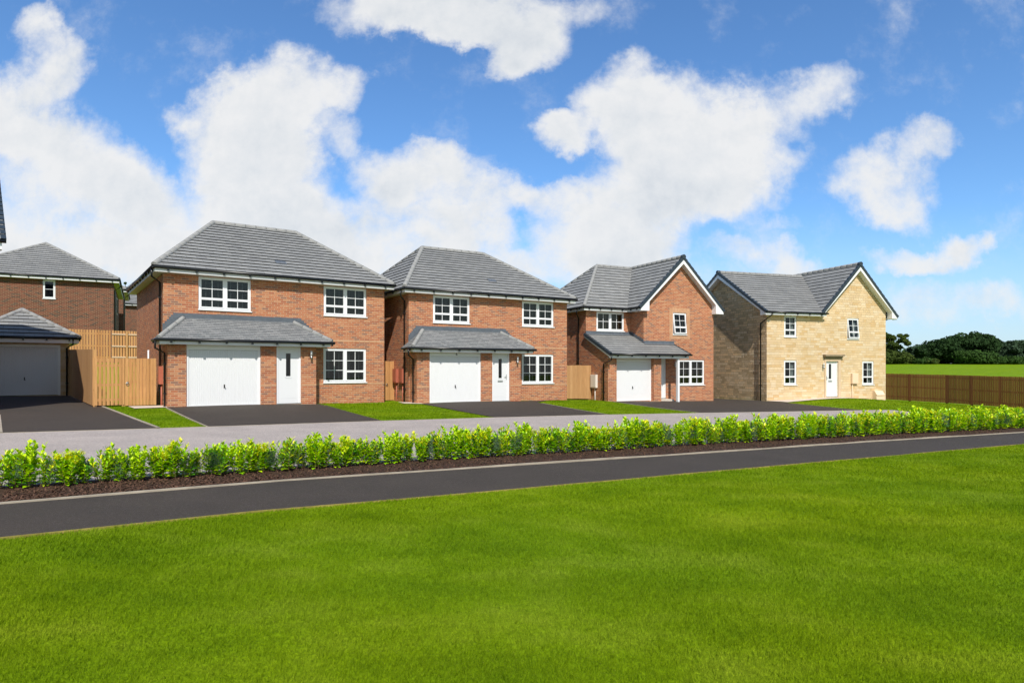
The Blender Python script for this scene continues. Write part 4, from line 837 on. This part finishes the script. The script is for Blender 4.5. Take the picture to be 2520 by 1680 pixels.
# ------------------------------------------------------------------ trees
def crownmat(name,c):
    m,nt,b=mat(name); b.inputs['Roughness'].default_value=.8; b.inputs['Specular IOR Level'].default_value=.1
    f=noise(nt,wpos(nt),1.2,3,.6); a=ramp(nt,f,[(.3,tuple(x*.6 for x in c)),(.7,tuple(x*1.45 for x in c))]); nt.links.new(a,b.inputs['Base Color']); return m
cm=[crownmat('tree_leaf_dark',(.022,.048,.014)),crownmat('tree_leaf_olive',(.050,.075,.014)),crownmat('tree_leaf_blue_green',(.036,.064,.034)),crownmat('tree_leaf_mid',(.034,.072,.014))]
bark=plain('tree_bark',(.06,.05,.04),.9)
def tree(name,label,x,y,h,rx,ry,base,ci,nc,nl,ls,open_=0.,seed=0,cat='tree'):
    rd=np.random.default_rng(seed+5); z0=g(x,y); T=empty(name,(x,y,z0),0,label,cat,'trees beyond the field')
    t=M(); H=h*.75; t.tube([(0,0,-.3),(.1,0,H*.4),(.2,.1,H)],max(.16,h*.025),7,0,True,.3)
    C=[]
    for k in range(nc):
        while True:
            p=rd.uniform(-1,1,3)
            if .25<np.linalg.norm(p)<1: break
        if p[2]<0: p[2]*=.85
        C.append((p[0]*rx*.82,p[1]*ry*.82,base+(h-base)*(.5+.44*p[2])))
    for c in C[::max(1,len(C)//9)]: t.tube([(.1,0,H*.35),(c[0]*.5,c[1]*.5,(c[2]+H*.4)/2),(c[0]*.9,c[1]*.9,c[2])],h*.010,5,0,False,.3)
    t.build('trunk',bark,T)
    parts=[]
    for c in C:
        cr=(rx+ry)/2*rd.uniform(.18,.34)*(1-open_*.35); n=int(nl*rd.uniform(.7,1.3))
        d=rd.normal(size=(n,3)); d/=np.linalg.norm(d,axis=1)[:,None]; r_=cr*rd.uniform(.55,1.05,n)**.6; p=np.array(c)+d*r_[:,None]*np.array([1,1,.75])
        nn=d+rd.normal(size=(n,3))*.7+np.array([0,0,.4]); nn/=np.linalg.norm(nn,axis=1)[:,None]; u=np.cross(nn,rd.normal(size=(n,3))); u/=np.linalg.norm(u,axis=1)[:,None]; v=np.cross(nn,u); s=ls*rd.uniform(.6,1.4,n)[:,None]
        parts.append(np.stack([p-u*s,p-v*s*.55,p+u*s,p+v*s*.55],1).reshape(-1,3))
    V=np.concatenate(parts).astype(np.float32); V[:,2]=np.maximum(V[:,2],.05); nf=len(V)//4
    me=bpy.data.meshes.new('crown'); me.vertices.add(len(V)); me.vertices.foreach_set('co',V.ravel()); me.loops.add(len(V)); me.loops.foreach_set('vertex_index',np.arange(len(V),dtype=np.int32)); me.polygons.add(nf); me.polygons.foreach_set('loop_start',np.arange(0,len(V),4,dtype=np.int32)); me.update(calc_edges=True); me.materials.append(cm[ci])
    o=bpy.data.objects.new('crown',me); COL.objects.link(o); o.parent=T
    return T
def tp(px,Y): return (px-1260)/1580*Y
def th(py,Y,x): return CZ+(905-py)/1580*Y-g(x,Y)
TR=[ # px, Y, py_top, half width px, base, colour, clusters, leaves, leafsize, open, name,label
 (2200,205,812,42,3.2,1,34,150,.36,1,'open_tree','airy pale green tree with gaps, beside the stone house'),
 (2195,203,868,52,0.3,1,46,190,.34,0,'olive_tree','olive green bushy tree below the airy tree'),
 (2160,215,850,60,0.3,3,40,150,.4,0,'tree','mid green tree mostly hidden behind the stone house'),
 (2262,212,850,45,0.2,2,40,170,.36,0,'tree','small blue-green tree in the dip left of the big dark tree'),
 (2300,209,838,50,0.2,0,50,190,.38,0,'tree','dark rounded tree forming the left shoulder of the big mass'),
 (2345,206,822,50,0.2,0,60,210,.40,0,'tree','tall dark tree left of the highest crown'),
 (2385,208,812,55,0.2,0,70,220,.42,0,'tree','highest dark broad tree of the group'),
 (2425,205,824,42,0.2,0,50,200,.38,0,'tree','dark tree with ragged right shoulder'),
 (2392,200,864,62,0.2,3,50,200,.34,0,'tree','brighter green low tree in front of the highest tree'),
 (2462,206,836,42,0.2,2,50,200,.36,0,'tree','blue-green tree with pale clumps, right group, left one'),
 (2500,204,838,42,0.2,2,50,200,.36,0,'tree','blue-green tree with pale clumps near the right edge'),
 (2545,206,836,48,0.2,0,50,180,.38,0,'tree','dark tree cut by the right edge'),
 (2600,206,832,60,0.2,0,50,160,.4,0,'tree','dark tree outside the right edge'),
 (2680,206,840,60,0.2,2,50,160,.4,0,'tree','blue-green tree far outside the right edge'),
 (2275,198,882,30,0.05,3,30,150,.26,0,'bush','small dark green bush at the field edge under the shoulder tree'),
 (2290,197,884,22,0.05,1,24,130,.24,0,'bush','brownish green low bush at the field edge'),
 (2440,198,880,40,0.05,3,30,150,.26,0,'bush','wide low bush at the foot of the ragged dark tree'),
 (2495,198,880,40,0.05,3,30,150,.26,0,'bush','low bush near the right edge below blue-green trees'),
]
for i,(px,Y,pt,hw,bs,ci,nc,nl,ls,op,nm,lb) in enumerate(TR):
    x=tp(px,Y); h=th(pt,Y,x); rx=hw/1580*Y; tree(nm,lb,x,Y,h,rx,rx*.8,max(.05,bs if bs>1 else bs),ci,nc,nl,ls,op,i*7,'bush' if nm=='bush' else 'tree')
tree('tree','small tree top showing above the distant roofs in the left gap',tp(309,75),75,th(688,75,tp(309,75)),.7,.7,6.5,3,14,60,.12,1,90)
def hedgerow(name,label,x0,x1,y,h,ci,n):
    rd=np.random.default_rng(5); x=rd.uniform(x0,x1,n); hh=h*(.7+.3*np.sin(x*.35)*np.sin(x*.13+1)+.15*np.sin(x*1.3)); z=rd.uniform(0,1,n)**.7*hh; yy=y+rd.normal(size=n)*.9
    p=np.stack([x,yy,z+np.array([g(a,y) for a in x])-.2],1); nn=rd.normal(size=(n,3))+np.array([0,-.6,.5]); nn/=np.linalg.norm(nn,axis=1)[:,None]; u=np.cross(nn,rd.normal(size=(n,3))); u/=np.linalg.norm(u,axis=1)[:,None]; v=np.cross(nn,u); q=rd.uniform(.2,.5,n)[:,None]
    V=np.stack([p-u*q,p-v*q*.7,p+u*q,p+v*q*.7],1).reshape(-1,3)
    me=bpy.data.meshes.new(name); me.from_pydata(V.tolist(),[],[(i,i+1,i+2,i+3) for i in range(0,len(V),4)]); me.materials.append(cm[ci]); o=bpy.data.objects.new(name,me); COL.objects.link(o); o['label']=label; o['category']='hedge'; return o
hedgerow('field_hedge','low dark field hedge filling in under the tree crowns',105,200,214,2.6,3,14000)
# ------------------------------------------------------------------ sun, sky, camera
EL,AZX=46,.15
sd=Vector((AZX,-1,0)).normalized(); sv=Vector((sd.x*math.cos(R(EL)),sd.y*math.cos(R(EL)),math.sin(R(EL))))
L=bpy.data.lights.new('sun','SUN'); L.energy=5.0; L.angle=R(.5); L.color=(1,.955,.88); lo=bpy.data.objects.new('sun',L); COL.objects.link(lo); lo.rotation_euler=sv.to_track_quat('Z','Y').to_euler(); lo.location=(0,-20,40)
W=bpy.data.worlds.new('World'); S.world=W; W.use_nodes=True; nt=W.node_tree; bg=nt.nodes['Background']; bg.inputs[1].default_value=.1
sk=nd(nt,'ShaderNodeTexSky',sky_type='NISHITA'); sk.sun_disc=False; sk.sun_elevation=R(EL); sk.sun_rotation=math.atan2(sd.x,sd.y); sk.air_density=1.; sk.dust_density=.35; sk.ozone_density=2.5; sk.altitude=50
hs=nd(nt,'ShaderNodeHueSaturation',ins={'Saturation':1.06,'Value':1.5,'Color':sk.outputs[0]})
tc=nt.nodes.new('ShaderNodeTexCoord').outputs['Generated']; sp=nd(nt,'ShaderNodeSeparateXYZ',ins={0:tc})
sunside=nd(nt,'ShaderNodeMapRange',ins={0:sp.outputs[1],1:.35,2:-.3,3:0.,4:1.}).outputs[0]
skyc=mixc(nt,1.,hs.outputs[0],mixc(nt,sunside,(.74,.98,1.18),(1.02,.90,.74)),'MULTIPLY')  # unseen sky behind the camera tinted warm to neutralise the blue fill light
ay=mth(nt,'MAXIMUM',mth(nt,'ABSOLUTE',sp.outputs[1]),.12); gxx=mth(nt,'DIVIDE',sp.outputs[0],ay); gz=mth(nt,'DIVIDE',sp.outputs[2],ay)
P0=nd(nt,'ShaderNodeCombineXYZ',ins={0:gxx,1:gz,2:sp.outputs[1]}).outputs[0]
n1=nd(nt,'ShaderNodeTexNoise',ins={'Vector':P0,'Scale':4.2,'Detail':7.,'Roughness':.62}); 
wv=nd(nt,'ShaderNodeVectorMath',operation='SUBTRACT',ins={0:n1.outputs['Color'],1:(.5,.5,.5)}); wv=nd(nt,'ShaderNodeVectorMath',operation='SCALE',ins={0:wv.outputs[0]}); wv.inputs['Scale'].default_value=.22
n2=nd(nt,'ShaderNodeTexNoise',ins={'Vector':P0,'Scale':17.,'Detail':6.,'Roughness':.6}); wv2=nd(nt,'ShaderNodeVectorMath',operation='SUBTRACT',ins={0:n2.outputs['Color'],1:(.5,.5,.5)}); wv2=nd(nt,'ShaderNodeVectorMath',operation='SCALE',ins={0:wv2.outputs[0]}); wv2.inputs['Scale'].default_value=.03
P1=nd(nt,'ShaderNodeVectorMath',operation='ADD',ins={0:P0,1:wv.outputs[0]}).outputs[0]; P1=nd(nt,'ShaderNodeVectorMath',operation='ADD',ins={0:P1,1:wv2.outputs[0]}).outputs[0]
BL=[(90,75,62,62,.8),(145,170,85,75,.75),(40,300,120,110,1),(150,380,170,110,1),(310,440,140,95,1),(60,520,210,120,.75),(330,560,190,120,.9),(40,640,280,110,.95),
(640,235,135,110,1.1),(760,200,80,65,.8),(545,300,100,120,1.1),(620,370,120,110,1.1),(560,480,210,120,1),(780,310,60,55,.6),(690,560,230,110,.9),
(920,400,120,75,.8),(1010,370,70,50,.7),(900,490,140,85,.85),(1080,520,110,75,1),(880,590,340,95,1.),(420,600,300,90,1.),(1000,440,170,80,.7),
(1050,15,330,75,1.1),(1200,80,130,65,1.),(960,60,150,40,.7),
(1320,300,85,50,1),(1480,245,120,110,1.15),(1600,300,170,140,1.2),(1740,260,110,95,.8),(1880,225,105,58,.72),(1570,410,210,95,1.1),(1730,370,130,70,.9),(1700,450,120,60,.7),(1270,445,190,50,.85),(1400,530,170,100,1.),(1330,600,240,60,.7),
(2040,410,120,78,.85),(2130,330,75,42,.6),(2060,470,90,45,.6),(2110,575,110,36,.8),(2225,530,75,48,.85),(1740,580,150,45,.7),(1830,600,80,45,.6),(1790,520,90,35,.5),(2160,690,190,60,.55),(2310,690,80,50,.6),(1750,640,300,40,.4)]
acc=None
for cx_,cy_,rx_,ry_,wt in BL:
    k=2520/2352; X=(cx_*k-1260)/1580; Z=(905-cy_*k)/1580; a=rx_*k/1580*1.20; b=ry_*k/1580*1.20
    d=nd(nt,'ShaderNodeVectorMath',operation='SUBTRACT',ins={0:P1,1:(X,Z,0)}).outputs[0]; d=nd(nt,'ShaderNodeVectorMath',operation='MULTIPLY',ins={0:d,1:(1/a,1/b,0)}).outputs[0]
    q=nd(nt,'ShaderNodeVectorMath',operation='DOT_PRODUCT',ins={0:d,1:d}).outputs['Value']
    f=nd(nt,'ShaderNodeMath',operation='SUBTRACT',use_clamp=True,ins={0:1.,1:q}).outputs[0]; f=mth(nt,'MULTIPLY',f,wt)
    acc=f if acc is None else mth(nt,'MAXIMUM',mth(nt,'MULTIPLY',mth(nt,'ADD',acc,f),.70),mth(nt,'MAXIMUM',acc,f))
n3=noise(nt,P0,7.5,9,.66)
# behind the camera: loose clouds from noise alone
nb=noise(nt,tc,2.5,6,.6); back=nd(nt,'ShaderNodeMapRange',ins={0:sp.outputs[1],1:.12,2:-.12,3:0.,4:1.}).outputs[0]
acc=mixc(nt,back,acc,mth(nt,'MULTIPLY',mth(nt,'SUBTRACT',nb,.62),3.)); 
den=mth(nt,'ADD',acc,mth(nt,'MULTIPLY',mth(nt,'SUBTRACT',n3,.5),1.75))
msk=nd(nt,'ShaderNodeMapRange',interpolation_type='SMOOTHSTEP',ins={0:den,1:.0,2:.93,3:0.,4:1.}).outputs[0]
P0b=nd(nt,'ShaderNodeVectorMath',operation='ADD',ins={0:P0,1:(-.012,.022,0)}).outputs[0]; n3b=noise(nt,P0b,7.5,6,.62); lit=mth(nt,'MULTIPLY',mth(nt,'SUBTRACT',n3b,n3),1.1)
n4=noise(nt,P1,3.2,5,.55); core=nd(nt,'ShaderNodeMapRange',ins={0:mth(nt,'ADD',mth(nt,'ADD',mth(nt,'MULTIPLY',den,.30),n4),lit),1:.45,2:1.15,3:0.,4:1.}).outputs[0]
cc=mixc(nt,1.,ramp(nt,core,[(0.,(.97,.985,1.)),(.35,(.98,.985,.99)),(.65,(.87,.90,.93)),(1.,(.70,.755,.82))]),(8.9,8.9,8.9),'MULTIPLY')
hz_=nd(nt,'ShaderNodeMapRange',interpolation_type='SMOOTHSTEP',ins={0:mth(nt,'ABSOLUTE',gz),1:.26,2:.0,3:0.,4:.62}).outputs[0]
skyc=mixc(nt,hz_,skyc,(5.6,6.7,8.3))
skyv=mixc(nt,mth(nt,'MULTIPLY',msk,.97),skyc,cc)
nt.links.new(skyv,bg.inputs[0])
cam=bpy.data.cameras.new('camera'); cam.sensor_width=36; cam.lens=1580/2520*36; cam.shift_y=(905-840)/2520; cam.clip_end=4000; cam.clip_start=.1
co=bpy.data.objects.new('camera',cam); COL.objects.link(co); co.location=(0,0,CZ); co.rotation_euler=(R(90),0,0); S.camera=co
S.view_settings.view_transform='Standard'; S.view_settings.look='None'; S.view_settings.exposure=0; S.view_settings.gamma=1
S.render.engine='CYCLES'; S.cycles.use_denoising=True; S.cycles.max_bounces=4; S.cycles.diffuse_bounces=3; S.cycles.adaptive_threshold=.02; W.cycles.sampling_method='MANUAL'; W.cycles.sample_map_resolution=512; S.cycles.transparent_max_bounces=12; S.cycles.caustics_reflective=False; S.cycles.caustics_refractive=False
